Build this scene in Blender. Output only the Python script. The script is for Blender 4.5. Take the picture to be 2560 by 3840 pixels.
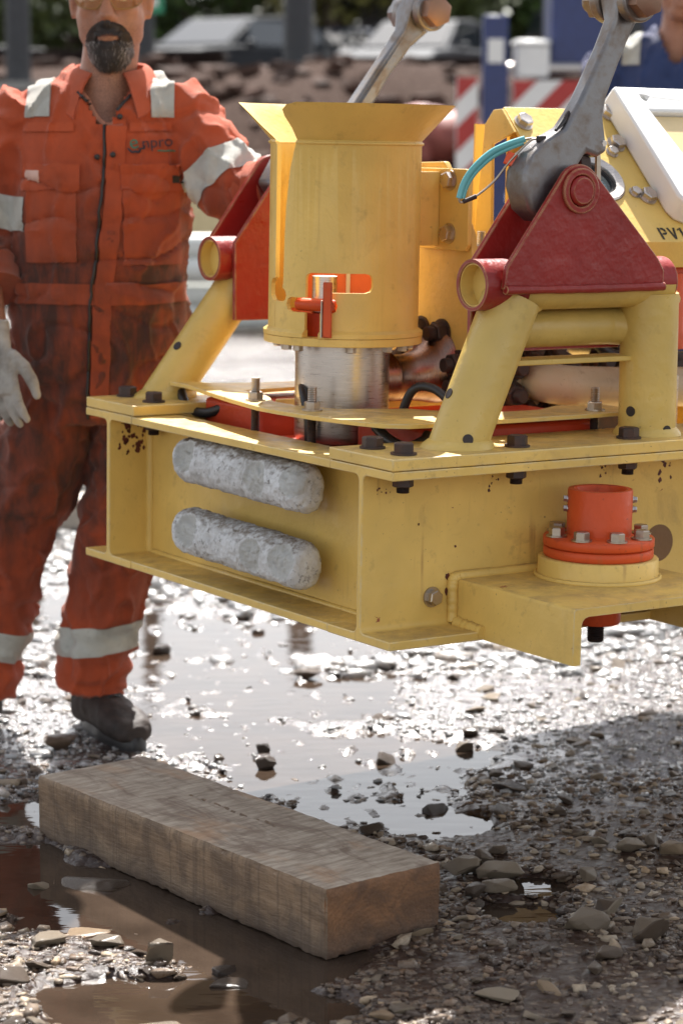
import bpy, bmesh, math, random
import numpy as np
from mathutils import Vector, Matrix, noise
from mathutils.bvhtree import BVHTree
R = math.radians
sin, cos, pi = math.sin, math.cos, math.pi
for o in list(bpy.data.objects): bpy.data.objects.remove(o)
sc = bpy.context.scene
col = sc.collection
random.seed(11); rng = np.random.default_rng(11)

# ---------------------------------------------------------------- camera, sky, sun, exposure
cam = bpy.data.cameras.new('camera'); cam_o = bpy.data.objects.new('camera', cam); col.objects.link(cam_o)
cam.sensor_fit = 'VERTICAL'; cam.sensor_height = 36.0; cam.sensor_width = 24.0; cam.lens = 85.0
cam.clip_start = 0.05; cam.clip_end = 2000
cam_o.location = (0, 0, 1.36); cam_o.rotation_euler = (R(90 - 8.8026), 0, 0)
cam.dof.use_dof = True; cam.dof.focus_distance = 4.35; cam.dof.aperture_fstop = 4.0
sc.camera = cam_o
SUN_EL, SUN_AZ = 53.0, 4.0            # azimuth measured from +Y towards +X
w = bpy.data.worlds.new('World'); sc.world = w; w.use_nodes = True
nt = w.node_tree; bg = nt.nodes['Background']
sky = nt.nodes.new('ShaderNodeTexSky'); sky.sky_type = 'NISHITA'; sky.sun_disc = False
sky.sun_elevation = R(SUN_EL); sky.sun_rotation = R(SUN_AZ); sky.air_density = 1.0; sky.dust_density = 1.2; sky.ozone_density = 1.0
# thin bright cloud: the clear-sky colour is washed towards its own grey, evenly over the whole dome
bw = nt.nodes.new('ShaderNodeRGBToBW'); wm_ = nt.nodes.new('ShaderNodeMix'); wm_.data_type = 'RGBA'; wm_.inputs['Factor'].default_value = 0.72
wt_ = nt.nodes.new('ShaderNodeMix'); wt_.data_type = 'RGBA'; wt_.blend_type = 'MULTIPLY'; wt_.inputs['Factor'].default_value = 1.0; wt_.inputs['B'].default_value = (1.03, 1.0, 0.96, 1)
nt.links.new(sky.outputs[0], bw.inputs[0]); nt.links.new(sky.outputs[0], wm_.inputs['A']); nt.links.new(bw.outputs[0], wm_.inputs['B'])
nt.links.new(wm_.outputs['Result'], wt_.inputs['A']); nt.links.new(wt_.outputs['Result'], bg.inputs[0]); bg.inputs[1].default_value = 0.12
sl = bpy.data.lights.new('sun', 'SUN'); sl.energy = 4.5; sl.angle = R(0.55); sl.color = (1.0, 0.975, 0.935)
so = bpy.data.objects.new('sun', sl); col.objects.link(so); so.location = (0, 10, 20)
sd = Vector((sin(R(SUN_AZ)) * cos(R(SUN_EL)), cos(R(SUN_AZ)) * cos(R(SUN_EL)), sin(R(SUN_EL))))
so.rotation_euler = sd.to_track_quat('Z', 'Y').to_euler()
sc.render.engine = 'CYCLES'; sc.cycles.max_bounces = 6; sc.cycles.diffuse_bounces = 3; sc.cycles.glossy_bounces = 3; sc.cycles.transmission_bounces = 4
sc.view_settings.view_transform = 'Standard'; sc.view_settings.look = 'None'
sc.view_settings.gamma = 1.0; sc.view_settings.use_curve_mapping = False
sc.view_settings.exposure = 1.56

# ---------------------------------------------------------------- materials
MATS = {}
def newmat(name):
    m = bpy.data.materials.new(name); m.use_nodes = True
    n = m.node_tree.nodes; b = n['Principled BSDF']; MATS[name] = m
    return m, m.node_tree, n, b
def nd(t, typ, **k):
    x = t.nodes.new(typ)
    for a, v in k.items(): setattr(x, a, v)
    return x
def coords(t, scale=(1, 1, 1), kind='Object', rot=(0, 0, 0)):
    c = nd(t, 'ShaderNodeTexCoord'); mp = nd(t, 'ShaderNodeMapping')
    mp.inputs['Scale'].default_value = scale; mp.inputs['Rotation'].default_value = rot
    t.links.new(c.outputs[kind], mp.inputs[0]); return mp.outputs[0]
def noi(t, vec, scale, detail=4, rough=.55, dist=0):
    x = nd(t, 'ShaderNodeTexNoise'); x.inputs['Scale'].default_value = scale; x.inputs['Detail'].default_value = detail
    x.inputs['Roughness'].default_value = rough; x.inputs['Distortion'].default_value = dist
    t.links.new(vec, x.inputs['Vector']); return x.outputs['Fac']
def ramp(t, fac, stops):
    r = nd(t, 'ShaderNodeValToRGB'); e = r.color_ramp.elements
    while len(e) < len(stops): e.new(.5)
    for i, (p, c) in enumerate(stops):
        e[i].position = p; e[i].color = (*c, 1) if len(c) == 3 else c
    t.links.new(fac, r.inputs[0]); return r.outputs[0]
def mask(t, fac, a, b):
    x = nd(t, 'ShaderNodeMapRange'); x.inputs['From Min'].default_value = a; x.inputs['From Max'].default_value = b
    t.links.new(fac, x.inputs['Value']); return x.outputs['Result']
def mix(t, fac, a, b, mode='MIX'):
    x = nd(t, 'ShaderNodeMix', data_type='RGBA', blend_type=mode)
    for s, v in ((x.inputs['Factor'], fac), (x.inputs['A'], a), (x.inputs['B'], b)):
        if isinstance(v, (int, float)): s.default_value = v
        elif isinstance(v, tuple): s.default_value = (*v, 1) if len(v) == 3 else v
        else: t.links.new(v, s)
    return x.outputs['Result']
def mth(t, op, a, b=0.0):
    x = nd(t, 'ShaderNodeMath', operation=op)
    for s, v in ((x.inputs[0], a), (x.inputs[1], b)):
        if isinstance(v, (int, float)): s.default_value = v
        else: t.links.new(v, s)
    return x.outputs[0]
def bump(t, b, h, strength=.3, dist=.002):
    x = nd(t, 'ShaderNodeBump'); x.inputs['Strength'].default_value = strength; x.inputs['Distance'].default_value = dist
    t.links.new(h, x.inputs['Height']); t.links.new(x.outputs[0], b.inputs['Normal'])
def edge(t, radius=.004, lo=.02, hi=.12):      # worn edges: where the rounded normal leaves the true one
    bv = nd(t, 'ShaderNodeBevel'); bv.samples = 2; bv.inputs['Radius'].default_value = radius
    g = nd(t, 'ShaderNodeNewGeometry'); d = nd(t, 'ShaderNodeVectorMath', operation='DOT_PRODUCT')
    t.links.new(bv.outputs[0], d.inputs[0]); t.links.new(g.outputs['Normal'], d.inputs[1])
    return mask(t, mth(t, 'SUBTRACT', 1.0, d.outputs['Value']), lo, hi)
def paint(name, c, chip=None, dirt=(.12, .07, .035), rough=.4, orange_peel=.25, peel_scale=90, dirtamt=.5, chipamt=.0, topdirt=0, blot=None, spec=.5):
    m, t, n, b = newmat(name); v = coords(t); b.inputs['Specular IOR Level'].default_value = spec
    big = noi(t, v, 5, 3, .6); mid = noi(t, v, 26, 4, .65); fine = noi(t, v, 140, 2)
    d = tuple(x * .84 for x in c); l = tuple(min(1, x * 1.1) for x in c)
    cc = ramp(t, big, [(.3, d), (.7, l)])
    # faint vertical scuffs
    vs = coords(t, (60, 60, 7)); sc_ = noi(t, vs, 1, 3, .6)
    cc = mix(t, mth(t, 'MULTIPLY', mask(t, sc_, .62, .8), .25), cc, tuple(x * .6 for x in c))
    # specks and smears of dirt
    sp = mth(t, 'MULTIPLY', mask(t, fine, .69, .76), mask(t, big, .42, .6))
    cc = mix(t, mth(t, 'MULTIPLY', sp, dirtamt), cc, dirt)
    sm = mth(t, 'MULTIPLY', mask(t, mid, .6, .85), dirtamt * .7)
    cc = mix(t, sm, cc, dirt)
    if blot or topdirt:      # thin rust and grease runs
        run = noi(t, coords(t, (42, 42, 2.2)), 1, 3, .6)
        cc = mix(t, mth(t, 'MULTIPLY', mth(t, 'MULTIPLY', mask(t, run, .64, .74), mask(t, big, .45, .62)), .55), cc, (.24, .09, .035))
        cc = mix(t, mth(t, 'MULTIPLY', mask(t, noi(t, v, 9, 5, .7, 1.0), .60, .72), .30), cc, (.30, .17, .06))
    if topdirt:
        g = nd(t, 'ShaderNodeNewGeometry'); s = nd(t, 'ShaderNodeSeparateXYZ'); t.links.new(g.outputs['Normal'], s.inputs[0])
        up = mth(t, 'MULTIPLY', mask(t, s.outputs[2], .8, .97), mask(t, noi(t, v, 15, 6, .7, .5), .38, .68))
        cc = mix(t, mth(t, 'MULTIPLY', up, topdirt), cc, (.24, .155, .085))
    if blot:
        bl = noi(t, coords(t, (1, 1, 1)), 17, 6, .7, .6)
        cc = mix(t, mth(t, 'MULTIPLY', mask(t, bl, .665, .69), .9), cc, blot)
    if chip:
        e = edge(t); cm = mth(t, 'MULTIPLY', e, mask(t, mid, .5 - chipamt * .2, .56))
        cc = mix(t, cm, cc, chip)
    t.links.new(cc, b.inputs['Base Color'])
    rr = ramp(t, mid, [(.3, (rough - .1,) * 3), (.7, (rough + .14,) * 3)]); t.links.new(rr, b.inputs['Roughness'])
    pl = noi(t, v, peel_scale, 2, .5)
    bump(t, b, pl, orange_peel, .003)
    return m
YEL = (.76, .51, .135)
M_YEL = paint('yellow_paint', YEL, None, dirtamt=.55, chipamt=.3, topdirt=.6)
M_YELW = paint('yellow_paint_worn', (.76, .51, .135), (.6, .54, .36), dirtamt=.75, chipamt=.6, topdirt=.65, blot=(.26, .03, .02))
M_YELB = paint('yellow_paint_thick', (.62, .43, .115), None, dirtamt=.45, rough=.36, orange_peel=.6, peel_scale=45)
M_RED = paint('dark_red_paint', (.28, .019, .015), (.5, .36, .16), spec=.4, dirt=(.1, .02, .02), dirtamt=.45, rough=.36, orange_peel=.95, peel_scale=42, chipamt=.9)
M_ORG = paint('orange_red_paint', (.62, .085, .02), (.12, .06, .05), spec=.3, dirt=(.08, .03, .025), dirtamt=.6, chipamt=.8, rough=.42, orange_peel=.3)
M_ORGC = paint('orange_red_chipped', (.62, .085, .02), (.05, .03, .03), spec=.3, dirt=(.05, .03, .03), dirtamt=.9, chipamt=1, rough=.45, blot=(.05, .035, .035))
M_BOX = paint('orange_red_box', (.55, .05, .014), None, dirt=(.2, .06, .03), dirtamt=.35, rough=.42)
M_CREAM = paint('cream_paint_rusty', (.55, .45, .30), None, dirt=(.14, .06, .035), dirtamt=1.0, rough=.45, blot=(.16, .055, .03))
def metal(name, c, rough=.35, scale=(1, 1, 1), dirt=None, amt=.4, met=1.0, bs=.15, bscale=60):
    m, t, n, b = newmat(name); v = coords(t, scale)
    f = noi(t, v, 25, 5, .65); g = noi(t, v, bscale, 4, .6)
    cc = ramp(t, f, [(.3, tuple(x * .75 for x in c)), (.7, c)])
    if dirt: cc = mix(t, mth(t, 'MULTIPLY', mask(t, f, .45, .7), amt), cc, dirt)
    t.links.new(cc, b.inputs['Base Color']); b.inputs['Metallic'].default_value = met
    t.links.new(ramp(t, f, [(.3, (rough - .08,) * 3), (.75, (rough + .18,) * 3)]), b.inputs['Roughness'])
    bump(t, b, g, bs, .001); return m
M_STEEL = metal('brushed_steel', (.62, .57, .53), .3, (1, 1, 30), None, bs=.05)
M_BRONZ = metal('heat_tinted_steel', (.34, .22, .17), .3, (20, 1, 1), (.12, .06, .05), .5)
M_FORGE = metal('forged_steel', (.29, .28, .28), .46, (1, 1, 1), (.2, .14, .09), .75, bs=.4, bscale=120)
M_BOLT = metal('zinc_bolt', (.55, .48, .40), .36, (1, 1, 1), (.25, .15, .08), .6)
M_DBOLT = metal('dark_rusty_bolt', (.075, .055, .05), .5, (1, 1, 1), (.14, .06, .035), .6, .55, .5)
M_DARK = metal('black_grease_and_hole_dark', (.03, .025, .025), .4, (1, 1, 1), (.06, .03, .02), .5, .3)  # black for greased thread and crimp, and for shade painted as holes
def plain(name, c, rough=.5, var=.15, scale=20, met=0, bs=.1, spec=.5):
    m, t, n, b = newmat(name); f = noi(t, coords(t), scale, 4)
    t.links.new(ramp(t, f, [(.3, tuple(max(0, x * (1 - var)) for x in c)), (.7, tuple(min(1, x * (1 + var)) for x in c))]), b.inputs['Base Color'])
    b.inputs['Roughness'].default_value = rough; b.inputs['Metallic'].default_value = met
    b.inputs['Specular IOR Level'].default_value = spec
    bump(t, b, noi(t, coords(t), scale * 6, 2), bs, .002); return m
M_BLACK = plain('black_rubber', (.022, .02, .02), .42)
M_WHITE = plain('white_plastic', (.78, .77, .74), .38, .03)
M_IVORY = plain('ivory_plastic', (.72, .54, .27), .4, .06)
M_TEAL = plain('teal_plastic_sleeve', (.13, .42, .43), .25, .1)
M_FLAG = plain('orange_plastic_tag', (.8, .09, .02), .4, .1)
M_STENCIL = plain('black_stencil_paint', (.02, .018, .017), .5)
def anode_mat():
    m, t, n, b = newmat('oxidised_grey_metal'); v = coords(t)
    a = noi(t, v, 14, 6, .7, .4); f = noi(t, v, 70, 6, .75); k = nd(t, 'ShaderNodeTexVoronoi'); k.inputs['Scale'].default_value = 55
    t.links.new(v, k.inputs['Vector'])
    cc = ramp(t, a, [(.28, (.36, .35, .32)), (.42, (.62, .62, .61)), (.6, (.78, .79, .79)), (.75, (.85, .85, .83))])
    cc = mix(t, mth(t, 'MULTIPLY', mask(t, f, .56, .68), .8), cc, (.09, .075, .06))
    s = nd(t, 'ShaderNodeSeparateXYZ'); g = nd(t, 'ShaderNodeNewGeometry'); t.links.new(g.outputs['Normal'], s.inputs[0])
    cc = mix(t, mth(t, 'MULTIPLY', mth(t, 'MULTIPLY', mask(t, s.outputs[2], .35, .8), mask(t, f, .35, .55)), .75), cc, (.17, .115, .065))
    at = nd(t, 'ShaderNodeAttribute', attribute_name='dimple'); cc = mix(t, mth(t, 'MULTIPLY', at.outputs['Fac'], .6), cc, mix(t, mask(t, f, .4, .6), (.36, .36, .33), (.48, .47, .41)))  # dents coloured darker, standing in for shading too soft to show them
    t.links.new(cc, b.inputs['Base Color']); b.inputs['Roughness'].default_value = .85
    bump(t, b, mth(t, 'ADD', f, mth(t, 'MULTIPLY', k.outputs['Distance'], .5)), 1.0, .006); return m
M_ANODE = anode_mat()

# ---------------------------------------------------------------- mesh helpers
class MB:
    def __init__(s): s.v = []; s.f = []
    def add(s, vs, fs):
        k = len(s.v); s.v += [tuple(p) for p in vs]; s.f += [tuple(i + k for i in f) for f in fs]; return s
    def box(s, x0, x1, y0, y1, z0, z1):
        return s.add([(x0, y0, z0), (x1, y0, z0), (x1, y1, z0), (x0, y1, z0), (x0, y0, z1), (x1, y0, z1), (x1, y1, z1), (x0, y1, z1)],
                     [(3, 2, 1, 0), (4, 5, 6, 7), (0, 1, 5, 4), (1, 2, 6, 5), (2, 3, 7, 6), (3, 0, 4, 7)])
    def loft(s, rings, cap=True, closed=True):
        n = len(rings[0]); vs = [p for r in rings for p in r]; fs = []
        for i in range(len(rings) - 1):
            for j in range(n if closed else n - 1):
                fs.append((i * n + j, i * n + (j + 1) % n, (i + 1) * n + (j + 1) % n, (i + 1) * n + j))
        if cap: fs += [tuple(range(n - 1, -1, -1)), tuple(range((len(rings) - 1) * n, len(rings) * n))]
        return s.add(vs, fs)
    def tube(s, pts, r, n=14, cap=True, sq=None):
        pts = [Vector(p) for p in pts]; rs = r if isinstance(r, (list, tuple)) else [r] * len(pts)
        rings = []; prev = None
        for i, p in enumerate(pts):
            d = (pts[min(i + 1, len(pts) - 1)] - pts[max(i - 1, 0)]).normalized()
            if prev is None:
                a = Vector((1, 0, 0)) if abs(d.x) < .8 else Vector((0, 0, 1))
                e1 = (a - d * a.dot(d)).normalized()
            else: e1 = (prev - d * prev.dot(d)).normalized()
            prev = e1; e2 = d.cross(e1)
            rr = rs[i]; ra, rb = rr if isinstance(rr, (tuple, list)) else (rr, rr)
            rings.append([p + e1 * cos(2 * pi * j / n) * ra + e2 * sin(2 * pi * j / n) * rb for j in range(n)])
        return s.loft(rings, cap)
    def cyl(s, p0, p1, r, n=28, r1=None): return s.tube([p0, p1], [r, r if r1 is None else r1], n)
    def pipe(s, p0, p1, ro, ri, n=32):       # open pipe with wall thickness
        p0, p1 = Vector(p0), Vector(p1); d = (p1 - p0).normalized()
        a = Vector((1, 0, 0)) if abs(d.x) < .8 else Vector((0, 0, 1)); e1 = (a - d * a.dot(d)).normalized(); e2 = d.cross(e1)
        R_ = lambda p, r: [p + (e1 * cos(2 * pi * j / n) + e2 * sin(2 * pi * j / n)) * r for j in range(n)]
        return s.loft([R_(p0, ro), R_(p1, ro), R_(p1, ri), R_(p0, ri), R_(p0, ro)], cap=False)
    def lathe(s, prof, c=(0, 0, 0), n=40, cap=False):   # prof: (r, z)
        c = Vector(c)
        return s.loft([[c + Vector((r * cos(2 * pi * j / n), r * sin(2 * pi * j / n), z)) for j in range(n)] for r, z in prof], cap)
    def prism(s, poly, off):
        off = Vector(off); poly = [Vector(p) for p in poly]; n = len(poly)
        return s.add(poly + [p + off for p in poly], [tuple(range(n - 1, -1, -1)), tuple(range(n, 2 * n))] + [(i, (i + 1) % n, n + (i + 1) % n, n + i) for i in range(n)])
    def sphere(s, c, r, nu=20, nv=12):
        rx, ry, rz = r if isinstance(r, (tuple, list)) else (r, r, r); c = Vector(c)
        return s.loft([[c + Vector((rx * sin(pi * (i + .02) / (nv + .04)) * cos(2 * pi * j / nu), ry * sin(pi * (i + .02) / (nv + .04)) * sin(2 * pi * j / nu), -rz * cos(pi * (i + .02) / (nv + .04)))) for j in range(nu)] for i in range(nv + 1)])
    def xf(s, M): s.v = [tuple(M @ Vector(p)) for p in s.v]; return s
    def mesh(s, name, recalc=True):
        me = bpy.data.meshes.new(name); me.from_pydata(s.v, [], s.f); me.update()
        if recalc:
            bm = bmesh.new(); bm.from_mesh(me); bmesh.ops.recalc_face_normals(bm, faces=bm.faces); bm.to_mesh(me); bm.free()
        return me
def finish(me, smooth=True, angle=38):
    if smooth:
        me.polygons.foreach_set('use_smooth', [True] * len(me.polygons)); me.set_sharp_from_angle(angle=R(angle))
    me.update()
def link(name, me, mat, parent=None, bevel=0, smooth=True, angle=38):
    finish(me, smooth, angle)
    o = bpy.data.objects.new(name, me); col.objects.link(o)
    if mat is not None and not me.materials: me.materials.append(mat)
    if parent: o.parent = parent
    if bevel:
        bm = o.modifiers.new('bevel', 'BEVEL'); bm.width = bevel; bm.segments = 2; bm.limit_method = 'ANGLE'; bm.angle_limit = R(40)
        bm.harden_normals = False
    return o
def obj(name, mb, mat, parent=None, bevel=0, smooth=True, angle=38): return link(name, mb.mesh(name), mat, parent, bevel, smooth, angle)
def tag(o, label=None, cat=None, group=None, kind=None):
    if label: o['label'] = label
    if cat: o['category'] = cat
    if group: o['group'] = group
    if kind: o['kind'] = kind
    return o
def empty(name, loc, rz=0):
    o = bpy.data.objects.new(name, None); col.objects.link(o); o.location = loc; o.rotation_euler = (0, 0, rz); o.empty_display_size = .1; return o
def inst(name, me, parent, loc, axis=(0, 0, 1), spin=0, scale=1):
    o = bpy.data.objects.new(name, me); col.objects.link(o); o.parent = parent
    q = Vector(axis).normalized().to_track_quat('Z', 'Y'); M = Matrix.Translation(loc) @ q.to_matrix().to_4x4() @ Matrix.Rotation(spin, 4, 'Z') @ Matrix.Scale(scale, 4)
    o.matrix_local = M; return o
def copy_tree(o, parent=None):
    c = o.copy(); col.objects.link(c); c.parent = parent
    for ch in list(o.children): copy_tree(ch, c)
    return c
def sheet(loops, fn_out, fn_in, cutx=(), cuty=()):
    """flat outline with holes -> cut along lines -> mapped to two surfaces and closed: plate with real thickness"""
    bm = bmesh.new(); es = []
    for lp in loops:
        vs = [bm.verts.new((p[0], p[1], 0)) for p in lp]
        es += [bm.edges.new((vs[i], vs[(i + 1) % len(vs)])) for i in range(len(vs))]
    bmesh.ops.triangle_fill(bm, use_beauty=True, edges=es)
    for x in cutx: bmesh.ops.bisect_plane(bm, geom=bm.verts[:] + bm.edges[:] + bm.faces[:], plane_co=(x, 0, 0), plane_no=(1, 0, 0))
    for y in cuty: bmesh.ops.bisect_plane(bm, geom=bm.verts[:] + bm.edges[:] + bm.faces[:], plane_co=(0, y, 0), plane_no=(0, 1, 0))
    bmesh.ops.remove_doubles(bm, verts=bm.verts, dist=1e-6)
    bm.verts.index_update(); n = len(bm.verts)
    P = [v.co.copy() for v in bm.verts]
    vs = [Vector(fn_out(p.x, p.y)) for p in P] + [Vector(fn_in(p.x, p.y)) for p in P]
    fs = []
    for f in bm.faces:
        idx = [v.index for v in f.verts]
        if f.normal.z < 0: idx.reverse()
        fs.append(tuple(idx)); fs.append(tuple(n + i for i in reversed(idx)))
    for e in bm.edges:
        if len(e.link_faces) == 1:
            a, b = e.verts[0].index, e.verts[1].index; fs.append((a, b, n + b, n + a))
    bm.free(); mb = MB(); mb.add(vs, fs); return mb
def arc(cx, cy, r, a0, a1, n=8): return [(cx + r * cos(R(a0 + (a1 - a0) * i / n)), cy + r * sin(R(a0 + (a1 - a0) * i / n))) for i in range(n + 1)]
def smoothpath(pts, k=6):
    pts = [Vector(p) for p in pts]; out = []
    for i in range(len(pts) - 1):
        p0, p1, p2, p3 = pts[max(i - 1, 0)], pts[i], pts[i + 1], pts[min(i + 2, len(pts) - 1)]
        for j in range(k):
            t = j / k; out.append(.5 * ((2 * p1) + (p2 - p0) * t + (2 * p0 - 5 * p1 + 4 * p2 - p3) * t * t + (3 * p1 - p0 - 3 * p2 + p3) * t ** 3))
    out.append(pts[-1]); return out
def nz(x, y, z=0, s=1.0): return noise.noise(Vector((x * s, y * s, z * s)))
def fbm(x, y, z=0, s=1.0, o=4): return noise.fractal(Vector((x * s, y * s, z * s)), 1.0, 2.0, o)

# ================================================================ GROUND
def ground_mat():
    m, t, n, b = newmat('wet_gravel_mud'); v = coords(t)
    a = noi(t, v, 1.6, 6, .6); f = noi(t, v, 22, 6, .65); g = noi(t, v, 90, 5, .7)
    vo = nd(t, 'ShaderNodeTexVoronoi'); vo.inputs['Scale'].default_value = 55; t.links.new(v, vo.inputs['Vector'])
    mud = ramp(t, f, [(.3, (.022, .012, .0085)), (.7, (.058, .033, .024))])
    grit = ramp(t, g, [(.3, (.07, .046, .032)), (.7, (.21, .16, .115))])
    cell = nd(t, 'ShaderNodeSeparateColor'); t.links.new(vo.outputs['Color'], cell.inputs[0])
    cc = mix(t, mth(t, 'MULTIPLY', mask(t, cell.outputs[0], .45, .55), mask(t, vo.outputs['Distance'], .5, .3)), mud, grit)
    # soil bank and vegetation further back keep their own colour
    s = nd(t, 'ShaderNodeSeparateXYZ'); t.links.new(v, s.inputs[0])
    far = mask(t, mth(t, 'MULTIPLY', s.outputs[2], 1.0), .25, .6)
    bank = ramp(t, f, [(.3, (.022, .013, .010)), (.55, (.06, .036, .027)), (.75, (.12, .095, .08))])
    cc = mix(t, far, cc, bank)
    t.links.new(cc, b.inputs['Base Color'])
    wetz = mth(t, 'MULTIPLY', mask(t, s.outputs[1], 4.6, 5.1), mask(t, s.outputs[1], 12, 8)); t.links.new(mth(t, 'MULTIPLY', wetz, .8), b.inputs['Coat Weight']); b.inputs['Coat Roughness'].default_value = .2
    t.links.new(mix(t, far, ramp(t, a, [(.35, (.12,) * 3), (.65, (.34,) * 3)]), (.9, .9, .9)), b.inputs['Roughness'])
    t.links.new(mth(t, 'SUBTRACT', .4, mth(t, 'MULTIPLY', far, .36)), b.inputs['Specular IOR Level'])
    h = mth(t, 'ADD', mth(t, 'MULTIPLY', g, .5), mth(t, 'MULTIPLY', vo.outputs['Distance'], -.8))
    bump(t, b, h, .9, .008); return m
M_GROUND = ground_mat()
BLOBS = [(-.42, 6.55, .34), (-.14, 6.5, .4), (-.36, 6.1, .36), (-.12, 5.8, .42), (-.26, 5.4, .34), (.0, 5.2, .32), (.1, 4.85, .22), (.2, 4.68, .13),
         (-.62, 4.75, .16), (-.66, 4.42, .2), (-.52, 4.28, .17), (-.38, 4.15, .2), (-.22, 4.0, .18), (-.1, 3.84, .16), (-.36, 3.68, .14), (-.2, 3.6, .13), (-.05, 3.66, .1),
         (.1, 7.2, .4), (-.8, 6.9, .35), (.32, 4.12, .07), (.36, 4.28, .08), (-1.2, 5.6, .3)]
BLA = np.array(BLOBS); BLA[:, 2] *= .86
def wet(x, y):
    if y > 9 or y < 2.5: return -1
    d = 1 - np.sqrt(((BLA[:, 0] - x) ** 2 + ((BLA[:, 1] - y)) ** 2)) / BLA[:, 2]
    return float(d.max()) + .5 * nz(x, y, 3.1, 6) + .25 * nz(x, y, 1.7, 17)
def gh(x, y):
    if y > 10.5:
        t = min(1, max(0, (y - 19.6 - .8 * nz(x, 0, 0, .2)) / 5.6)); bank = 2.05 * t * t * (3 - 2 * t) - .25 * min(1, max(0, (y - 27) / 3))
        return .012 + bank + .05 * fbm(x, y, 0, .5) * min(1, (y - 10.5) / 4) + .35 * max(0, t) * nz(x, y, 5, .9) * (1 if 0 < t < 1 else .2)
    wv = wet(x, y); t = min(1, max(0, (wv + .25) / .55)); t = t * t * (3 - 2 * t)
    isl = 0 if y < 4.55 else .024 * max(0, nz(x * 1.4, y * .8, 5, 17) - .05) + .014 * max(0, nz(x, y * .7, 8, 60) - .1)
    return .013 + .006 * nz(x, y, 0, 5) + .004 * nz(x, y, 2, 23) + .002 * nz(x, y, 7, 70) - (.03 if y < 4.55 else .021) * t + isl * t
def axis_vals(lo, hi, fine_lo, fine_hi, step, grow=1.16):
    a = list(np.arange(fine_lo, fine_hi + 1e-6, step)); s = step
    while a[-1] < hi: s *= grow; a.append(a[-1] + s)
    s = step; b = [a[0]]
    while b[-1] > lo: s *= grow; b.append(b[-1] - s)
    return np.array(b[:0:-1] + a)
XS = axis_vals(-160, 160, -.95, .95, .013); YS = axis_vals(-20, 400, 3.3, 6.6, .014, 1.05)
GV = [(x, y, gh(x, y)) for y in YS for x in XS]
nx = len(XS); GF = [(j * nx + i, j * nx + i + 1, (j + 1) * nx + i + 1, (j + 1) * nx + i) for j in range(len(YS) - 1) for i in range(nx - 1)]
gme = bpy.data.meshes.new('ground'); gme.from_pydata(GV, [], GF)
tag(link('ground', gme, M_GROUND, angle=180), kind='structure')

def water_mat():
    m, t, n, b = newmat('muddy_water'); v = coords(t)
    f = noi(t, v, 7, 4, .5)
    t.links.new(ramp(t, f, [(.3, (.030, .020, .014)), (.7, (.055, .037, .026))]), b.inputs['Base Color'])
    b.inputs['Roughness'].default_value = .03; b.inputs['IOR'].default_value = 1.34
    r = nd(t, 'ShaderNodeTexNoise'); r.inputs['Scale'].default_value = 1; r.inputs['Detail'].default_value = 2
    t.links.new(coords(t, (9, 26, 1)), r.inputs['Vector']); bump(t, b, r.outputs['Fac'], .12, .004); return m
M_WATER = water_mat()
wm = MB(); wm.add([(-2.2, 3.0, 0), (2.2, 3.0, 0), (2.2, 9, 0), (-2.2, 9, 0)], [(0, 1, 2, 3)])
tag(obj('puddle_water', wm, M_WATER), kind='structure')

# ---------------------------------------------------------------- stones
def stone_mat(name, lo, hi, rough):
    m, t, n, b = newmat(name); v = coords(t)
    g = nd(t, 'ShaderNodeNewGeometry'); oi = nd(t, 'ShaderNodeObjectInfo')
    rnd = mth(t, 'FRACT', mth(t, 'ADD', g.outputs['Random Per Island'], oi.outputs['Random']))
    c = ramp(t, rnd, [(0, lo), (.3, tuple(.6 * a + .4 * b_ for a, b_ in zip(lo, hi))), (.62, tuple(.3 * a + .7 * b_ for a, b_ in zip(lo, hi))), (.85, hi), (1, (hi[0] * 1.0, hi[1] * .84, hi[2] * .68))])
    f = noi(t, v, 60, 6, .7); c = mix(t, .55, c, ramp(t, f, [(.3, (.25, .22, .19)), (.7, (1.0, 1.0, 1.0))]), 'MULTIPLY')
    t.links.new(c, b.inputs['Base Color']); t.links.new(ramp(t, f, [(.3, (rough - .12,) * 3), (.7, (rough + .2,) * 3)]), b.inputs['Roughness'])
    b.inputs['Specular IOR Level'].default_value = .38; b.inputs['Coat Weight'].default_value = .18; b.inputs['Coat Roughness'].default_value = .16
    bump(t, b, mth(t, 'ADD', noi(t, v, 160, 4, .7), mth(t, 'MULTIPLY', noi(t, v, 45, 4, .65), 1.6)), .9, .004); return m
M_STONE = stone_mat('grey_tan_stone', (.16, .105, .066), (.50, .395, .275), .5)
M_WETST = stone_mat('wet_dark_stone', (.05, .029, .019), (.21, .145, .096), .28)
def hull(seed, npts=13, flat=.55):
    r = random.Random(seed); bm = bmesh.new()
    for _ in range(npts):
        p = Vector((r.uniform(-1, 1), r.uniform(-.85, .85), r.uniform(-1, 1)))
        m = max(abs(p.x), abs(p.y), abs(p.z)); p /= (m * .55 + p.length * .45) / 1.0
        bm.verts.new((p.x, p.y * .8, p.z * flat))
    res = bmesh.ops.convex_hull(bm, input=bm.verts)
    bmesh.ops.delete(bm, geom=[e for e in res['geom_interior'] if isinstance(e, bmesh.types.BMVert)], context='VERTS')
    return bm
HULLS = []
for s in range(10):
    bm = hull(s, 11 + s % 4, .42 + .05 * (s % 5)); bmesh.ops.triangulate(bm, faces=bm.faces); bm.verts.index_update()
    HULLS.append((np.array([v.co[:] for v in bm.verts]), np.array([[v.index for v in f.verts] for f in bm.faces]))); bm.free()
STONE_ME = []
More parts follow.
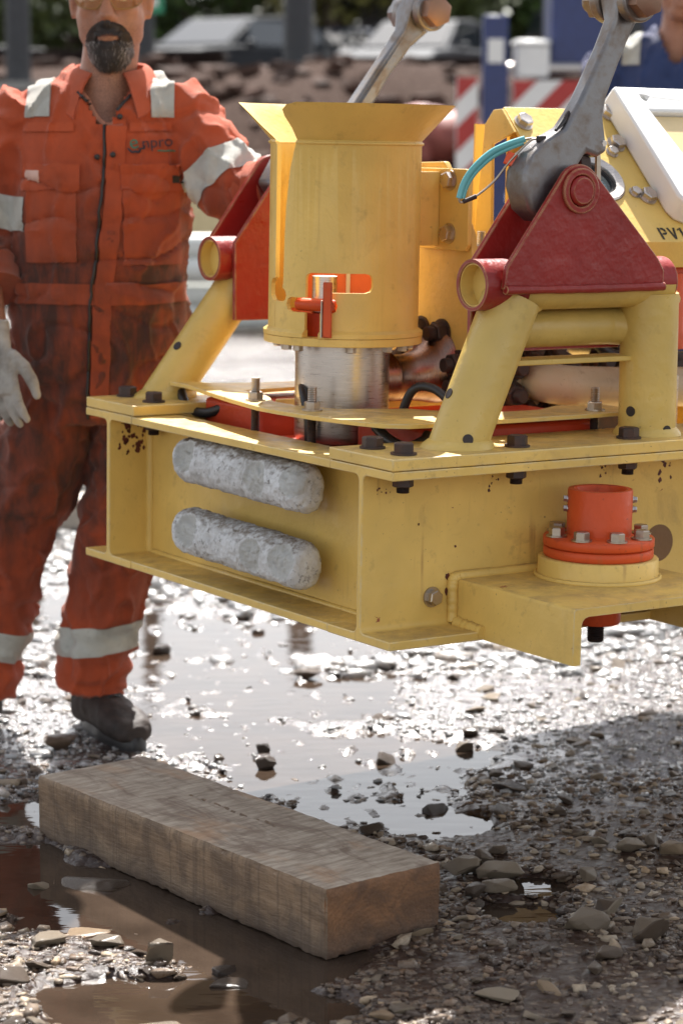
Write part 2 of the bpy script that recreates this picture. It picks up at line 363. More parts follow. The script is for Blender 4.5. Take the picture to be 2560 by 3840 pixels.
for s in range(14):
    bm = hull(100 + s, 14, .5 + .04 * (s % 4))
    bmesh.ops.bevel(bm, geom=bm.edges[:] , offset=.06, segments=1, affect='EDGES')
    bmesh.ops.triangulate(bm, faces=bm.faces); bmesh.ops.subdivide_edges(bm, edges=bm.edges[:], cuts=2, use_grid_fill=True)
    for v in bm.verts: v.co *= 1 + .07 * nz(v.co.x + s * 3, v.co.y, v.co.z, 2.5) + .035 * nz(v.co.x + s * 5, v.co.y, v.co.z, 8)
    me = bpy.data.meshes.new('stone'); bm.to_mesh(me); bm.free(); STONE_ME.append(me); finish(me, True, 22)
def stone(x, y, sx, sy=None, sz=None, rz=0, tilt=(0, 0), k=0, wetness=0, sink=.3):
    sy = sy or sx * .75; sz = sz or sx * .6
    key = (k % len(STONE_ME), wetness); me = STONE_ME[key[0]]
    if wetness:
        if key not in WET_ME: c = me.copy(); c.materials.clear(); c.materials.append(M_WETST); WET_ME[key] = c
        me = WET_ME[key]
    elif not me.materials: me.materials.append(M_STONE)
    o = bpy.data.objects.new('stone', me); col.objects.link(o)
    base = max(gh(x, y), 0 if wetness == 2 else -.01)
    o.location = (x, y, base + sz * .5 * (1 - sink)); o.rotation_euler = (tilt[0], tilt[1], rz); o.scale = (sx / 1.6, sy / 1.3, sz / 1.05); return o
WET_ME = {}
for me in STONE_ME: me.materials.append(M_STONE)
TAKEN = []
NOTABLE = [  # x, y, sx, sz, rz, tilt, k, wet, label
    (-.302, 3.845, .040, .058, .5, (.1, .2), 0, 0, 'pale wedge-shaped stone standing upright in the muddy puddle before the timber'),
    (-.455, 4.30, .105, .038, .15, (0, .03), 1, 1, 'long dark wet stone lying against the long side of the timber'),
    (-.55, 4.283, .042, .036, .3, (0, 0), 2, 0, 'small pale rounded stone in the puddle at the far left, beside a white reflection'),
    (-.193, 3.822, .042, .03, .9, (0, 0), 3, 1, 'small brown stone at the puddle edge below the timber middle'),
    (-.186, 3.765, .06, .026, .2, (0, 0), 4, 1, 'dark flat stone half sunk in muddy water near the bottom edge'),
    (.222, 4.33, .062, .045, .2, (0, 0), 5, 0, 'large tan block stone touching the end of the timber'),
    (.292, 4.315, .08, .036, -.1, (0, 0), 6, 0, 'long tan block stone right of the timber end, widest of its row'),
    (.268, 4.40, .034, .032, .6, (0, 0), 7, 0, 'small tan stone just behind the tan block stones by the timber'),
    (.284, 4.215, .055, .026, .25, (0, 0), 8, 0, 'brown flat stone in front of the long tan block stone'),
    (.242, 4.19, .046, .034, 1.2, (0, 0), 9, 1, 'dark lumpy stone close to the right end of the timber'),
    (.42, 4.02, .072, .04, .1, (.1, 0), 10, 0, 'big grey slab stone right of centre at the bottom, largest of its cluster'),
    (.525, 3.95, .056, .048, .4, (0, 0), 11, 0, 'blocky reddish brown stone standing alone near the lower right corner'),
    (.552, 4.47, .052, .032, .0, (0, 0), 12, 0, 'rectangular tan stone in the shaded gravel at the right'),
    (.602, 4.50, .034, .03, .7, (0, 0), 13, 0, 'small round tan stone behind the rectangular tan stone'),
    (.625, 4.44, .045, .036, .3, (0, 0), 0, 0, 'tan stone at the right picture edge beside the rectangular one'),
    (.50, 4.52, .03, .03, .5, (0, 0), 2, 0, 'small cube-like tan stone left of the rectangular tan stone'),
    (.452, 4.287, .033, .032, .9, (0, 0), 3, 0, 'pale cube-like stone alone in the middle of the shaded gravel'),
    (.243, 3.675, .066, .018, -.2, (0, 0), 4, 0, 'pale flat slab lying at the bottom edge under the timber end'),
    (-.168, 5.13, .05, .05, .3, (.4, .3), 5, 1, 'dark pointed stone with a notch standing in the bright puddle'),
    (-.269, 5.165, .034, .03, .8, (0, 0), 6, 1, 'dark stone left of the notched one in the bright puddle'),
    (.10, 5.175, .052, .04, .1, (0, .2), 7, 1, 'dark wedge stone on the right side of the bright puddle'),
    (-.176, 5.27, .034, .036, .4, (0, 0), 8, 1, 'small dark stone behind the notched stone in the puddle'),
    (-.082, 6.01, .085, .032, .1, (0, 0), 9, 1, 'long brown stone in the far bright puddle under the frame'),
    (-.484, 6.32, .06, .04, .5, (0, 0), 10, 1, 'rounded brown stone right of the orange trouser leg'),
    (.275, 5.285, .045, .04, .2, (0, 0), 11, 0, 'tan stone on the bright wet gravel right of the puddle'),
    (.33, 5.02, .04, .03, .2, (0, 0), 12, 1, 'dark stone on the shadow edge right of the bright puddle'),
    (.20, 4.78, .06, .034, .4, (0, 0), 13, 1, 'dark lump stone where the bright puddle meets the shaded gravel'),
    (.06, 4.60, .045, .028, .8, (0, 0), 1, 1, 'dark stone near the far long edge of the timber'),
    (.35, 4.9, .06, .03, .1, (0, 0), 2, 1, 'flat dark stone in the shadow right of the puddle tip'),
    (-.44, 4.02, .07, .022, .3, (0, 0), 3, 0, 'sunlit flat pale slab on the lower left gravel, nearest the puddle'),
    (-.50, 3.93, .06, .024, .9, (0, 0), 4, 0, 'sunlit flat pale slab at the lower left, second from the edge'),
    (-.395, 3.93, .05, .022, -.3, (0, 0), 6, 0, 'sunlit pale stone in front of the lower left slabs'),
    (-.53, 3.75, .05, .03, .2, (0, 0), 7, 0, 'pale stone at the lower left picture corner'),
    (-.28, 3.56, .07, .026, .2, (0, 0), 8, 0, 'wet pale slab at the bottom edge in front of the puddle'),
    (-.62, 5.25, .09, .05, .4, (.1, 0), 9, 1, 'dark muddy lump beside the brown work boot'),
    (.44, 3.86, .045, .022, .3, (0, 0), 10, 0, 'flat grey stone below the big grey slab stone'),
    (.47, 4.09, .05, .034, .8, (0, 0), 11, 0, 'grey stone right behind the big grey slab stone'),
]
for (x, y, sx, sz, rz, tl, k, wt, lab) in NOTABLE:
    if y > 4.9: sx, sz = sx * .8, sz * .75
    else: sz *= .85
    tag(stone(x, y, sx, None, sz, rz, tl, k, wt), lab, 'stone', 'larger stones on the wet ground'); TAKEN.append((x, y, sx * .7))
TIM0 = Vector((-.026, 3.875)); A1 = R(128); TE1 = Vector((cos(A1), sin(A1))); TE2 = Vector((sin(A1), -cos(A1))); TL, TW, TH = .925, .250, .124
def in_timber(x, y, m=.01):
    d = Vector((x, y)) - TIM0; a, b = d.dot(TE1), d.dot(TE2); return -m < a < TL + m and -m < b < TW + m
def free(x, y, r):
    return not in_timber(x, y, r * .6) and all((x - a) ** 2 + (y - b) ** 2 > (r * .5 + c) ** 2 for a, b, c in TAKEN)
placed = 0; rs = random.Random(5)
while placed < 210:
    y = 3.5 + 3.4 * rs.random() ** 1.6; x = rs.uniform(-.16, .16) * y
    r = rs.choice((.013, .016, .019, .023, .028)) * (1 + .09 * (y - 3.5))
    wv = wet(x, y)
    if wv > .05 and rs.random() < .95: continue
    if not free(x, y, r): continue
    wt = 1 if (wv > -.2 or rs.random() < .35) else 0
    o = stone(x, y, r * rs.uniform(1, 1.5), r * rs.uniform(.7, 1.05), r * rs.uniform(.35, .6), rs.uniform(0, 6.3), (rs.uniform(-.25, .25), rs.uniform(-.25, .25)), rs.randrange(14), wt, .5)
    tag(o, 'small angular stone among the wet gravel', 'stone', 'small stones scattered over the wet ground'); TAKEN.append((x, y, r * .5)); placed += 1
def gravel(name, mat, count, seed, prob, ylo, yhi, size, kind_label):
    r = np.random.default_rng(seed); V = []; F = []; off = 0; c = 0; tries = 0
    while c < count and tries < count * 9:
        tries += 1
        y = ylo + (yhi - ylo) * r.random() ** 1.35; x = r.uniform(-.165, .165) * y
        wv = wet(x, y)
        if wv > .05 and r.random() > prob(wv): continue
        if in_timber(x, y, .004): continue
        if nz(x, y, seed, 3.2) + .5 * nz(x, y, seed, 9) < r.uniform(-.55, .25): continue
        s = size * math.exp(r.normal(0, .42)) * (1 + .12 * max(0, y - 4))
        hv, hf = HULLS[r.integers(10)]
        sc3 = np.array([s * r.uniform(.8, 1.4), s * r.uniform(.7, 1.1), s * r.uniform(.5, 1.0)])
        a = r.uniform(0, 6.283); ca, sa = math.cos(a), math.sin(a); tx = r.normal(0, .25); ct, st = math.cos(tx), math.sin(tx)
        p = hv * sc3; p = np.stack([p[:, 0], p[:, 1] * ct - p[:, 2] * st, p[:, 1] * st + p[:, 2] * ct], 1)
        p = np.stack([p[:, 0] * ca - p[:, 1] * sa, p[:, 0] * sa + p[:, 1] * ca, p[:, 2]], 1) + np.array([x, y, gh(x, y) + sc3[2] * r.uniform(-.25, .18)])
        V.append(p); F.append(hf + off); off += len(p); c += 1
    V = np.concatenate(V); F = np.concatenate(F); me = bpy.data.meshes.new(name)
    me.vertices.add(len(V)); me.vertices.foreach_set('co', V.ravel().astype(np.float32))
    me.loops.add(F.size); me.loops.foreach_set('vertex_index', F.ravel().astype(np.int32))
    me.polygons.add(len(F)); me.polygons.foreach_set('loop_start', np.arange(0, F.size, 3, dtype=np.int32))
    me.update(calc_edges=True); me.validate(); o = bpy.data.objects.new(name, me); col.objects.link(o); me.materials.append(mat)
    tag(o, kind_label, 'gravel', kind='stuff')
M_SHINE = stone_mat('glare_grey_wet_stone', (.13, .125, .12), (.46, .45, .44), .3); q_ = M_SHINE.node_tree.nodes['Principled BSDF'].inputs; q_['Coat Weight'].default_value = 1.0; q_['Coat Roughness'].default_value = .22; q_['Specular IOR Level'].default_value = .6  # wet coat is real; grey instead of tan paints in the sun glare
gravel('gravel', M_STONE, 1300, 3, lambda wv: .03, 3.35, 5.0, .0082, 'loose pale grey gravel spread over the wet ground')
gravel('glistening_gravel', M_SHINE, 4200, 8, lambda wv: .16, 4.85, 6.9, .0062, 'small glistening wet gravel behind the timber')
gravel('fine_glistening_grit', M_SHINE, 3600, 12, lambda wv: .55, 4.85, 7.2, .0042, 'fine glistening grit in the flooded strip behind the timber')
gravel('wet_gravel', M_WETST, 6800, 4, lambda wv: .10, 3.35, 5.1, .0060, 'dark wet gravel bedded in the mud')
gravel('far_gravel', M_SHINE, 5000, 6, lambda wv: .08, 6.0, 13.0, .016, 'pale gravel further back in the yard')

# ---------------------------------------------------------------- timber block
def timber_mat():
    m, t, n, b = newmat('sawn_timber'); c = nd(t, 'ShaderNodeTexCoord')
    # local: x along the block, y across, z up
    grain = coords(t, (2.2, 26, 22)); saw = coords(t, (120, 1.2, .8), rot=(0, .05, .05)); v = coords(t)
    g = noi(t, grain, 1, 6, .6, .8); s = noi(t, saw, 1, 3, .6); st = noi(t, v, 7, 5, .6, .3); fine = noi(t, coords(t, (30, 160, 160)), 1, 4, .6)
    long_ = ramp(t, g, [(.25, (.14, .085, .048)), (.5, (.25, .165, .10)), (.75, (.36, .255, .16))])
    long_ = mix(t, mth(t, 'MULTIPLY', mask(t, s, .55, .63), .55), long_, (.12, .078, .05))
    # end grain: arcs round a pith below the block, broken up by stains
    rg = nd(t, 'ShaderNodeTexWave'); rg.wave_type = 'RINGS'; rg.rings_direction = 'X'; rg.inputs['Scale'].default_value = 34; rg.inputs['Distortion'].default_value = 6; rg.inputs['Detail'].default_value = 4; rg.inputs['Detail Scale'].default_value = 2.5
    mp = nd(t, 'ShaderNodeMapping'); mp.inputs['Location'].default_value = (0, .11, .02); t.links.new(c.outputs['Object'], mp.inputs[0]); t.links.new(mp.outputs[0], rg.inputs['Vector'])
    endc = ramp(t, rg.outputs['Fac'], [(.0, (.215, .10, .043)), (1, (.255, .122, .053))])
    blot = noi(t, v, 16, 5, .65, .8)
    endc = mix(t, mth(t, 'MULTIPLY', mask(t, blot, .40, .62), .8), endc, (.10, .052, .028))
    sp = nd(t, 'ShaderNodeSeparateXYZ'); t.links.new(c.outputs['Normal'], sp.inputs[0])
    isend = mask(t, mth(t, 'ABSOLUTE', sp.outputs[0]), .7, .8)
    top = mask(t, sp.outputs[2], .7, .8)
    # top: grey, rubbed by diagonal band-saw marks, with dark smears and an orange streak
    dg_ = noi(t, coords(t, (70, 14, 1), rot=(0, 0, .55)), 1, 4, .65); sm_ = noi(t, coords(t, (5, 17, 1), rot=(0, 0, .3)), 1, 5, .65, 1.2)
    topc = ramp(t, dg_, [(.3, (.20, .15, .105)), (.65, (.44, .365, .285))])
    topc = mix(t, mth(t, 'MULTIPLY', mask(t, sm_, .5, .66), .75), topc, (.14, .088, .058))
    topc = mix(t, mth(t, 'MULTIPLY', mask(t, noi(t, coords(t, (3.5, 9, 1), rot=(0, 0, -.2)), 1, 4), .60, .70), .6), topc, (.42, .235, .115))
    cc = mix(t, top, long_, topc)
    cc = mix(t, mth(t, 'MULTIPLY', mth(t, 'SUBTRACT', 1.0, top), mth(t, 'MULTIPLY', mask(t, blot, .42, .62), .7)), cc, (.10, .066, .044))
    cc = mix(t, isend, cc, endc)
    # wet band and splashes near the ground
    so_ = nd(t, 'ShaderNodeSeparateXYZ'); t.links.new(c.outputs['Object'], so_.inputs[0])
    low = mask(t, mth(t, 'ADD', so_.outputs[2], mth(t, 'MULTIPLY', st, .08)), .100, .045)
    cc = mix(t, mth(t, 'MULTIPLY', low, .7), cc, (.085, .062, .048))
    t.links.new(cc, b.inputs['Base Color']); b.inputs['Roughness'].default_value = .72
    bump(t, b, mth(t, 'ADD', mth(t, 'MULTIPLY', s, .8), mth(t, 'ADD', g, fine)), .7, .0035); return m
M_TIMBER = timber_mat()
bm = bmesh.new(); NX, NY, NZ = 120, 26, 14
def tim_pt(a, b, c):
    x = a * TL; y = b * TW; z = c * TH
    e = min(x, TL - x) < .003, min(y, TW - y) < .003, min(z, TH - z) < .003
    d = .0012 * nz(x, y, z, 60) + .0018 * nz(x, y, z, 9)
    if sum(e) >= 2: d -= .0022 + .003 * max(0, nz(x, y, z, 45))
    cx, cy, cz = TL / 2, TW / 2, TH / 2
    dx = (1 if x > cx else -1) if e[0] else 0; dy = (1 if y > cy else -1) if e[1] else 0; dz = (1 if z > cz else -1) if e[2] else 0
    y2 = y + .004 * (c - .5) * (1 if b > .5 else 0)
    crack = -.006 * math.exp(-((y - .155 - .02 * nz(x, 0, 0, 14)) / .0022) ** 2) if (dz > 0 and .38 < a < .68) else 0
    return Vector((x + dx * d, y2 + dy * d, z + dz * d + crack))
mb = MB()
def face_grid(fn, nu, nv): 
    vs = [fn(i / nu, j / nv) for j in range(nv + 1) for i in range(nu + 1)]
    mb.add(vs, [(j * (nu + 1) + i, j * (nu + 1) + i + 1, (j + 1) * (nu + 1) + i + 1, (j + 1) * (nu + 1) + i) for j in range(nv) for i in range(nu)])
face_grid(lambda a, b: tim_pt(a, b, 1), 220, 70); face_grid(lambda a, b: tim_pt(a, b, 0), 60, 10)
face_grid(lambda a, c: tim_pt(a, 0, c), 220, NZ); face_grid(lambda a, c: tim_pt(a, 1, c), 220, NZ)
face_grid(lambda b, c: tim_pt(0, b, c), 70, NZ); face_grid(lambda b, c: tim_pt(1, b, c), 70, NZ)
mb.v = [(x, -y, z) for x, y, z in mb.v]
tme = mb.mesh('timber_block', False); b2 = bmesh.new(); b2.from_mesh(tme); bmesh.ops.remove_doubles(b2, verts=b2.verts, dist=.0012); bmesh.ops.recalc_face_normals(b2, faces=b2.faces); b2.to_mesh(tme); b2.free()
tim = link('timber_block', tme, M_TIMBER, angle=40)
tim.matrix_world = Matrix(((TE1.x, -TE2.x, 0, TIM0.x), (TE1.y, -TE2.y, 0, TIM0.y), (0, 0, 1, .0), (0, 0, 0, 1)))
tag(tim, 'thick weathered sawn timber block lying in the muddy puddle', 'timber')

# ================================================================ LIFTED YELLOW FRAME (local x = along near beam, y = along left channel, z up)
fr = empty('equipment_skid', (0, 0, 0))
fr.matrix_world = Matrix(((.829590721, -.558073728, .0182469220, .03409), (.558167288, .829728435, -.0000417, 4.2), (-.0151166932, .0102194663, .99983351, .79116), (0, 0, 0, 1)))
FMW = fr.matrix_world.copy(); FMI = FMW.inverted()
tag(fr, 'yellow steel equipment frame with bell guide hanging just above the wet ground', 'steel frame')
LB, AF, DP, TF, TWB = .9235, .0972, .3143, .0158, .012      # beam spacing, flange half width, depth, flange and web thickness
XEND = 1.62
def ibeam(yc, name):
    r = .012; prof = []
    def q(cx, cz, a0, a1): return [(cx + r * cos(R(a0 + (a1 - a0) * i / 4)), cz + r * sin(R(a0 + (a1 - a0) * i / 4))) for i in range(5)]
    w2 = TWB / 2
    prof = [(-AF, 0), (-AF, -TF)] + q(-w2 - r, -TF - r, 90, 0) + q(-w2 - r, -DP + TF + r, 0, -90) + [(-AF, -DP + TF), (-AF, -DP), (AF, -DP), (AF, -DP + TF)] + q(w2 + r, -DP + TF + r, -90, -180) + q(w2 + r, -TF - r, 180, 90) + [(AF, -TF), (AF, 0)]
    mb = MB(); mb.prism([(0, yc + a, z) for a, z in prof], (XEND, 0, 0)); return obj(name, mb, M_YELW, fr, bevel=.0018)
beam = ibeam(0, 'beam'); ibeam(LB, 'beam')
# left channel between the two beams: flanges outwards, web set back
ch = MB(); y0, y1 = AF + .0015, LB - AF - .0015; wx = .098
ch.box(.0008, .109, y0, y1, -TF, -.0008); ch.box(.0008, .109, y0, y1, -DP + .0008, -DP + TF)
obj('channel_flange', ch, M_YELW, fr, bevel=.0015)
wb = MB(); holes = [[(.7877 + .0125 * cos(2 * pi * i / 16), z + .0125 * sin(2 * pi * i / 16)) for i in range(16)] for z in (-.0665, -.2235)]
wb = sheet([[(.0065, -DP + TF), (LB - .0065, -DP + TF), (LB - .0065, -TF), (.0065, -TF)]] + holes, lambda a, b: (wx, a, b), lambda a, b: (wx + .011, a, b))
obj('channel_web', wb, M_YEL, fr)
hb = MB(); hb.add([(wx + .02, .75, -.3), (wx + .02, .83, -.3), (wx + .02, .83, -.02), (wx + .02, .75, -.02)], [(0, 1, 2, 3)]); hb.prism([(wx + .02, .75, -.3), (wx + .02, .83, -.3), (wx + .02, .83, -.02), (wx + .02, .75, -.02)], (.01, 0, 0)); obj('hole_dark_sheet', hb, M_BLACK, fr)  # black sheet close behind the web holes keeps them dark
def bead(name, pts, r, mat, parent=fr):     # weld seam with ripples
    P = smoothpath(pts, 10); mb = MB(); mb.tube(P, [r * (1 + .05 * sin(i * 1.9) + .14 * nz(i * .3, 0)) for i in range(len(P))], 8); return obj(name, mb, mat, parent, angle=80)
bead('weld', [(wx, LB - .0065, -DP + TF), (wx, LB - .0065, -.15), (wx, LB - .0065, -TF)], .011, M_YEL)
bead('weld', [(wx, LB - .01, -DP + TF), (wx, .5, -DP + TF), (wx, .01, -DP + TF)], .007, M_YEL)
bead('weld', [(wx, .0065, -DP + TF), (wx, .0065, -.15), (wx, .0065, -TF)], .009, M_YEL)
bead('weld', [(.004, AF + .001, -.002), (.06, AF + .001, -.003), (.105, AF + .001, -.003)], .003, M_YEL)
# far cross beam, and a floor added to block the sun for the ground shadow
rb = MB(); rb.box(XEND - .1, XEND - .005, AF + .002, LB - AF - .002, -TF, -.001); rb.box(XEND - .1, XEND - .005, AF + .002, LB - AF - .002, -DP, -DP + TF); rb.box(XEND - .1, XEND - .088, .007, LB - .007, -DP + TF, -TF); obj('cross_beam', rb, M_YEL, fr, bevel=.0015)
fl = MB(); fl.box(.115, XEND - .11, .007, LB - .007, -.236, -.228); obj('sun_block_floor', fl, M_YEL, fr)
# ---- bolt meshes
def hexprism(mb, r, z0, z1, ch=.12, rot=0):
    ring = lambda k, z: [(r * k * cos(pi / 3 * i + rot), r * k * sin(pi / 3 * i + rot), z) for i in range(6)]
    mb.loft([ring(1, z0), ring(1, z1 - (z1 - z0) * ch), ring(.86, z1)]); return mb
def bolt_mesh(name, r, h, washer=1.25, mat=M_BOLT, stud=0, sr=.5, thread=True):
    mb = MB(); wt = h * .16; mb.lathe([(0.0005, 0), (r * washer, 0), (r * washer, wt), (0.0005, wt)], n=24); hexprism(mb, r, wt * .95, h)
    if stud:
        nr = 10; prof = [(.0005, h * .5)]
        for i in range(nr * 2): prof.append((r * sr * (1 if i % 2 else .88), h * .6 + stud * i / (nr * 2)))
        prof += [(r * sr * .85, h * .6 + stud), (.0005, h * .6 + stud)]; mb.lathe(prof, n=18)
    me = mb.mesh(name); finish(me, True, 30); me.materials.append(mat); return me
ME_DBOLT = bolt_mesh('bolt', .0192, .021, 1.22, M_DBOLT)
ME_DNUT = bolt_mesh('nut', .019, .019, 1.05, M_DBOLT, .018, .62)
ME_SBOLT = bolt_mesh('bolt', .0145, .017, 1.3, M_BOLT)
ME_PBOLT = bolt_mesh('bolt', .0165, .016, 1.22, M_STEEL)
ME_STUD = bolt_mesh('stud_nut', .0155, .017, 1.25, M_BOLT, .034, .58)
ME_BNUT = bolt_mesh('nut', .024, .024, 1.22, M_DBOLT, .026, .6)
ME_TINY = bolt_mesh('bolt', .006, .008, 1.2, M_STEEL)
# ---- base plates with bolts
def base_plate(y0, y1, x1):
    mb = MB(); mb.box(.0, x1, y0, y1, .0012, .0222); p = obj('base_plate', mb, M_YELW, fr, bevel=.0022)
    return p
bp1 = base_plate(-AF + .0005, .1023, .95); bp2 = base_plate(.8177, 1.019, .95)
for p, pts in ((bp1, [(.0584, .05), (.0589, -.045), (.31, -.045), (.578, -.04), (.83, -.045), (.83, .05)]), (bp2, [(.0798, .985), (.0747, .865), (.83, .985), (.83, .865)])):
    for i, (x, y) in enumerate(pts):
        inst('bolt', ME_DBOLT, p, (x, y, .0225), (0, 0, 1), .3 + i * .7); 
        if i != 0 or p is bp2: inst('nut', ME_DNUT, p, (x, y, -TF - .0005), (0, 0, -1), .5 + i)
# ---- A-frames
def aframe(y, legs, far):
    TZ, TR = .312, .0465
    tb = MB(); tb.pipe((.232 if not far else .238, y, TZ), (.68, y, TZ), TR, TR - .0075, 40); tto = obj('top_tube', tb, M_RED, fr, bevel=.0015)
    xe = .232 if not far else .238; tb = MB(); tb.pipe((xe + .003, y, TZ), (.262, y, TZ), TR - .0078, TR - .0098, 40); tb.cyl((.262, y, TZ), (.60, y, TZ), TR - .0079, 40); obj('tube_liner', tb, M_YEL, tto)
    # lower half of the tube is bare yellow between the legs
    tb = MB(); n = 16; rings = []
    for x in (.33, .675): rings.append([(x, y + (TR + .0012) * cos(R(185 + 170 * i / n)), TZ + (TR + .0012) * sin(R(185 + 170 * i / n))) for i in range(n + 1)] + [(x, y + (TR - .003) * cos(R(355 - 170 * i / n)), TZ + (TR - .003) * sin(R(355 - 170 * i / n))) for i in range(n + 1)])
    tb.loft(rings); obj('tube_paint_band', tb, M_YELB, fr)
    for (a, b, r, holes) in legs:
        lg = MB(); A, B = Vector(a), Vector(b); d0 = (B - A).normalized(); lg.tube([A - d0 * .03, A.lerp(B, .5), B], r, 36); o = obj('leg', lg, M_YELB, fr)
        w_ = MB(); d = (B - A).normalized(); k = r / abs(d.z) ; n = 40
        ring = lambda s, z: [(A.x + d.x / d.z * (z - A.z) + (r + s) * cos(2 * pi * i / n) * (1 / d.z if True else 1), A.y + d.y / d.z * (z - A.z) + (r + s) * sin(2 * pi * i / n), z) for i in range(n)]
        w_.loft([ring(.011, .0224), ring(.009, .028), ring(.002, .036), ring(-.004, .04)], cap=False); obj('weld', w_, M_YELB, o)
        # drain holes: dark discs on the pipe wall in place of shaded openings
        for z, ang in holes:
            tt = (z - A.z) / (B.z - A.z); c = A.lerp(B, tt); h_ = Vector((cos(R(ang)), sin(R(ang)), 0)); nrm = (h_ - d * h_.dot(d)).normalized()
            h = MB(); h.cyl(c + nrm * (r - .006), c + nrm * (r + .0010), .0098, 20); obj('drain_hole', h, M_DARK, o)
    # collar of weld metal where legs meet the tube
    for (a, b, r, holes) in legs:
        B = Vector(b); cw = MB(); cw.tube([B - Vector((r * 1.25, 0, .012)), B - Vector((r * .9, 0, -.012)), B + Vector((0, 0, .006)), B + Vector((r * .9, 0, -.012)), B + Vector((r * 1.25, 0, -.014))], [.010, .022, .040, .022, .010], 18); obj('weld_collar', cw, M_YELB, fr)
    # cheek plates
    px, pz, pr = .4246, .4813, .0475
    for k, (yy, low) in enumerate(((y - .047 - .012, False), (y + .047, False))):
        inner = (k == 1) != far
        prof = [(.2605, .307), (.6328, .307), (.6335, .335), (.618, .358)] + [(px + pr * cos(R(a)), pz + pr * sin(R(a))) for a in range(44, 153, 9)] + [(.266, .347)]
        if inner: prof = [(.268, .185), (.62, .185), (.6328, .24), (.6335, .335), (.618, .358)] + [(px + pr * cos(R(a)), pz + pr * sin(R(a))) for a in range(44, 153, 9)] + [(.266, .347)]
        hole = [(px + .021 * cos(2 * pi * i / 20), pz + .021 * sin(2 * pi * i / 20)) for i in range(20)]
        mb = sheet([prof, hole], lambda a, b, q=yy: (a, q, b), lambda a, b, q=yy: (a, q + .012, b))
        c = obj('cheek_plate', mb, M_RED, fr, bevel=.002)
        bs = MB(); yo = yy - .0075 if k == 0 else yy + .012
        ring = [(px + .041 * cos(2 * pi * i / 36), pz + .041 * sin(2 * pi * i / 36)) for i in range(36)]; h2 = [(px + .0285 * cos(2 * pi * i / 30), pz + .0285 * sin(2 * pi * i / 30)) for i in range(30)]
        bs = sheet([ring, h2], lambda a, b: (a, yo, b), lambda a, b: (a, yo + .0075, b)); obj('boss', bs, M_RED, c, bevel=.002)
        if not inner: bead('weld', [(.262, yy + (.0 if k == 0 else .012), .306), (.45, yy + (0 if k == 0 else .012), .305), (.633, yy + (0 if k == 0 else .012), .306)], .008, M_RED, c)
    pn = MB(); pn.lathe([(.0005, -.072), (.0225, -.072), (.0262, -.0685), (.0272, -.064), (.0272, .068), (.02, .072), (.0005, .072)], n=32)
    pn.xf(Matrix.Translation((px, y, pz)) @ Matrix.Rotation(R(90), 4, 'X').inverted()); obj('pin', pn, M_RED, fr)
aframe(0, [((.205, -.004, .0226), (.322, -.002, .286), .0525, ((.034, -113), (.098, 172))), ((.657, 0, .0226), (.652, 0, .290), .0545, ((.070, -166), (.034, -88)))], False)
aframe(LB, [((.150, LB + .03, .0226), (.335, LB + .004, .282), .047, ((.104, -172),)), ((.66, LB, .0226), (.652, LB, .29), .0535, ())], True)
# stiffening bar and flat between the near legs
sb = MB(); sb.tube(smoothpath([(.30, .052, .226), (.56, .052, .226), (.60, .047, .226), (.628, .02, .226)], 6), .036, 28); obj('brace_tube', sb, M_YELB, fr)
sb = MB(); sb.box(.285, .612, -.012, .05, .164, .174); obj('brace_plate', sb, M_YELB, fr, bevel=.002)

# ---- anodes on the channel
DIM = []
def dimple(o):
    at = o.data.attributes.new('dimple', 'FLOAT', 'POINT'); at.data.foreach_set('value', DIM); DIM.clear()
def anode(yc0, yc1, zc0, zc1, seed, dents):
    nu, nv = 190, 96; L = abs(yc1 - yc0); rr = .046; xc = .036; rings = []
    for i in range(nu + 1):
        s = i / nu * L
        k = 1.0
        if s < rr * 1.05: k = math.sqrt(max(1e-4, 1 - ((rr * 1.05 - s) / (rr * 1.05)) ** 2))       # rounded far end
        e = L - s
        if e < .03: k = min(k, .55 + .45 * math.sqrt(max(0, 1 - ((.03 - e) / .03) ** 2)))
        ring = []
        for j in range(nv):
            a = 2 * pi * j / nv; ca, sa = cos(a), sin(a)
            px_ = -(abs(ca) ** .85) * (1 if ca > 0 else -1) * rr * .98; pz_ = (abs(sa) ** .9) * (1 if sa > 0 else -1) * rr
            if ca < 0: px_ *= .72
            n1 = fbm(s * 38 + seed, px_ * 38, pz_ * 38, 1, 4); n2 = nz(s + seed, px_, pz_, 150); n3 = nz(s + seed * 2, px_, pz_, 14)
            d = .0018 * n1 + .0018 * n2 + .0012 * n3 - .006 * max(0, nz(s + seed * 3, px_, pz_, 52) - .30) * 2.2 - .004 * max(0, nz(s - seed, px_, pz_, 110) - .3)
            dm = 0.0
            for (ds, da, dr, dd) in dents:
                q = ((s - ds) ** 2 + (((a - da + pi) % (2 * pi) - pi) * rr) ** 2) / dr ** 2
                if q < 1: d -= dd * (1 - q ** 4); dm = 1.0
            DIM.append(dm); f = k * (1 + d / rr)
            t = s / L
            ring.append((xc + px_ * f, yc0 + (yc1 - yc0) * t, zc0 + (zc1 - zc0) * t + pz_ * f))
        rings.append(ring)
    mb = MB(); mb.loft(rings); return mb
an = anode(.676, .203, -.0655, -.0715, 3.3, [(.07, .35, .034, .014), (.335, .1, .036, .007), (.455, .45, .034, .004)])
a1 = obj('anode', an, M_ANODE, fr, angle=60); dimple(a1)
an = anode(.676, .208, -.208, -.2165, 9.7, [(.08, .25, .036, .015), (.32, -.0, .036, .008), (.425, .2, .037, .007)])
a2 = obj('anode', an, M_ANODE, fr, angle=60); dimple(a2)
for a, z in ((a1, -.068), (a2, -.212)):
    for y in (.6, .36):
        s = MB(); s.cyl((.05, y, z), (wx + .001, y, z), .012, 16); obj('standoff', s, M_DBOLT, a)

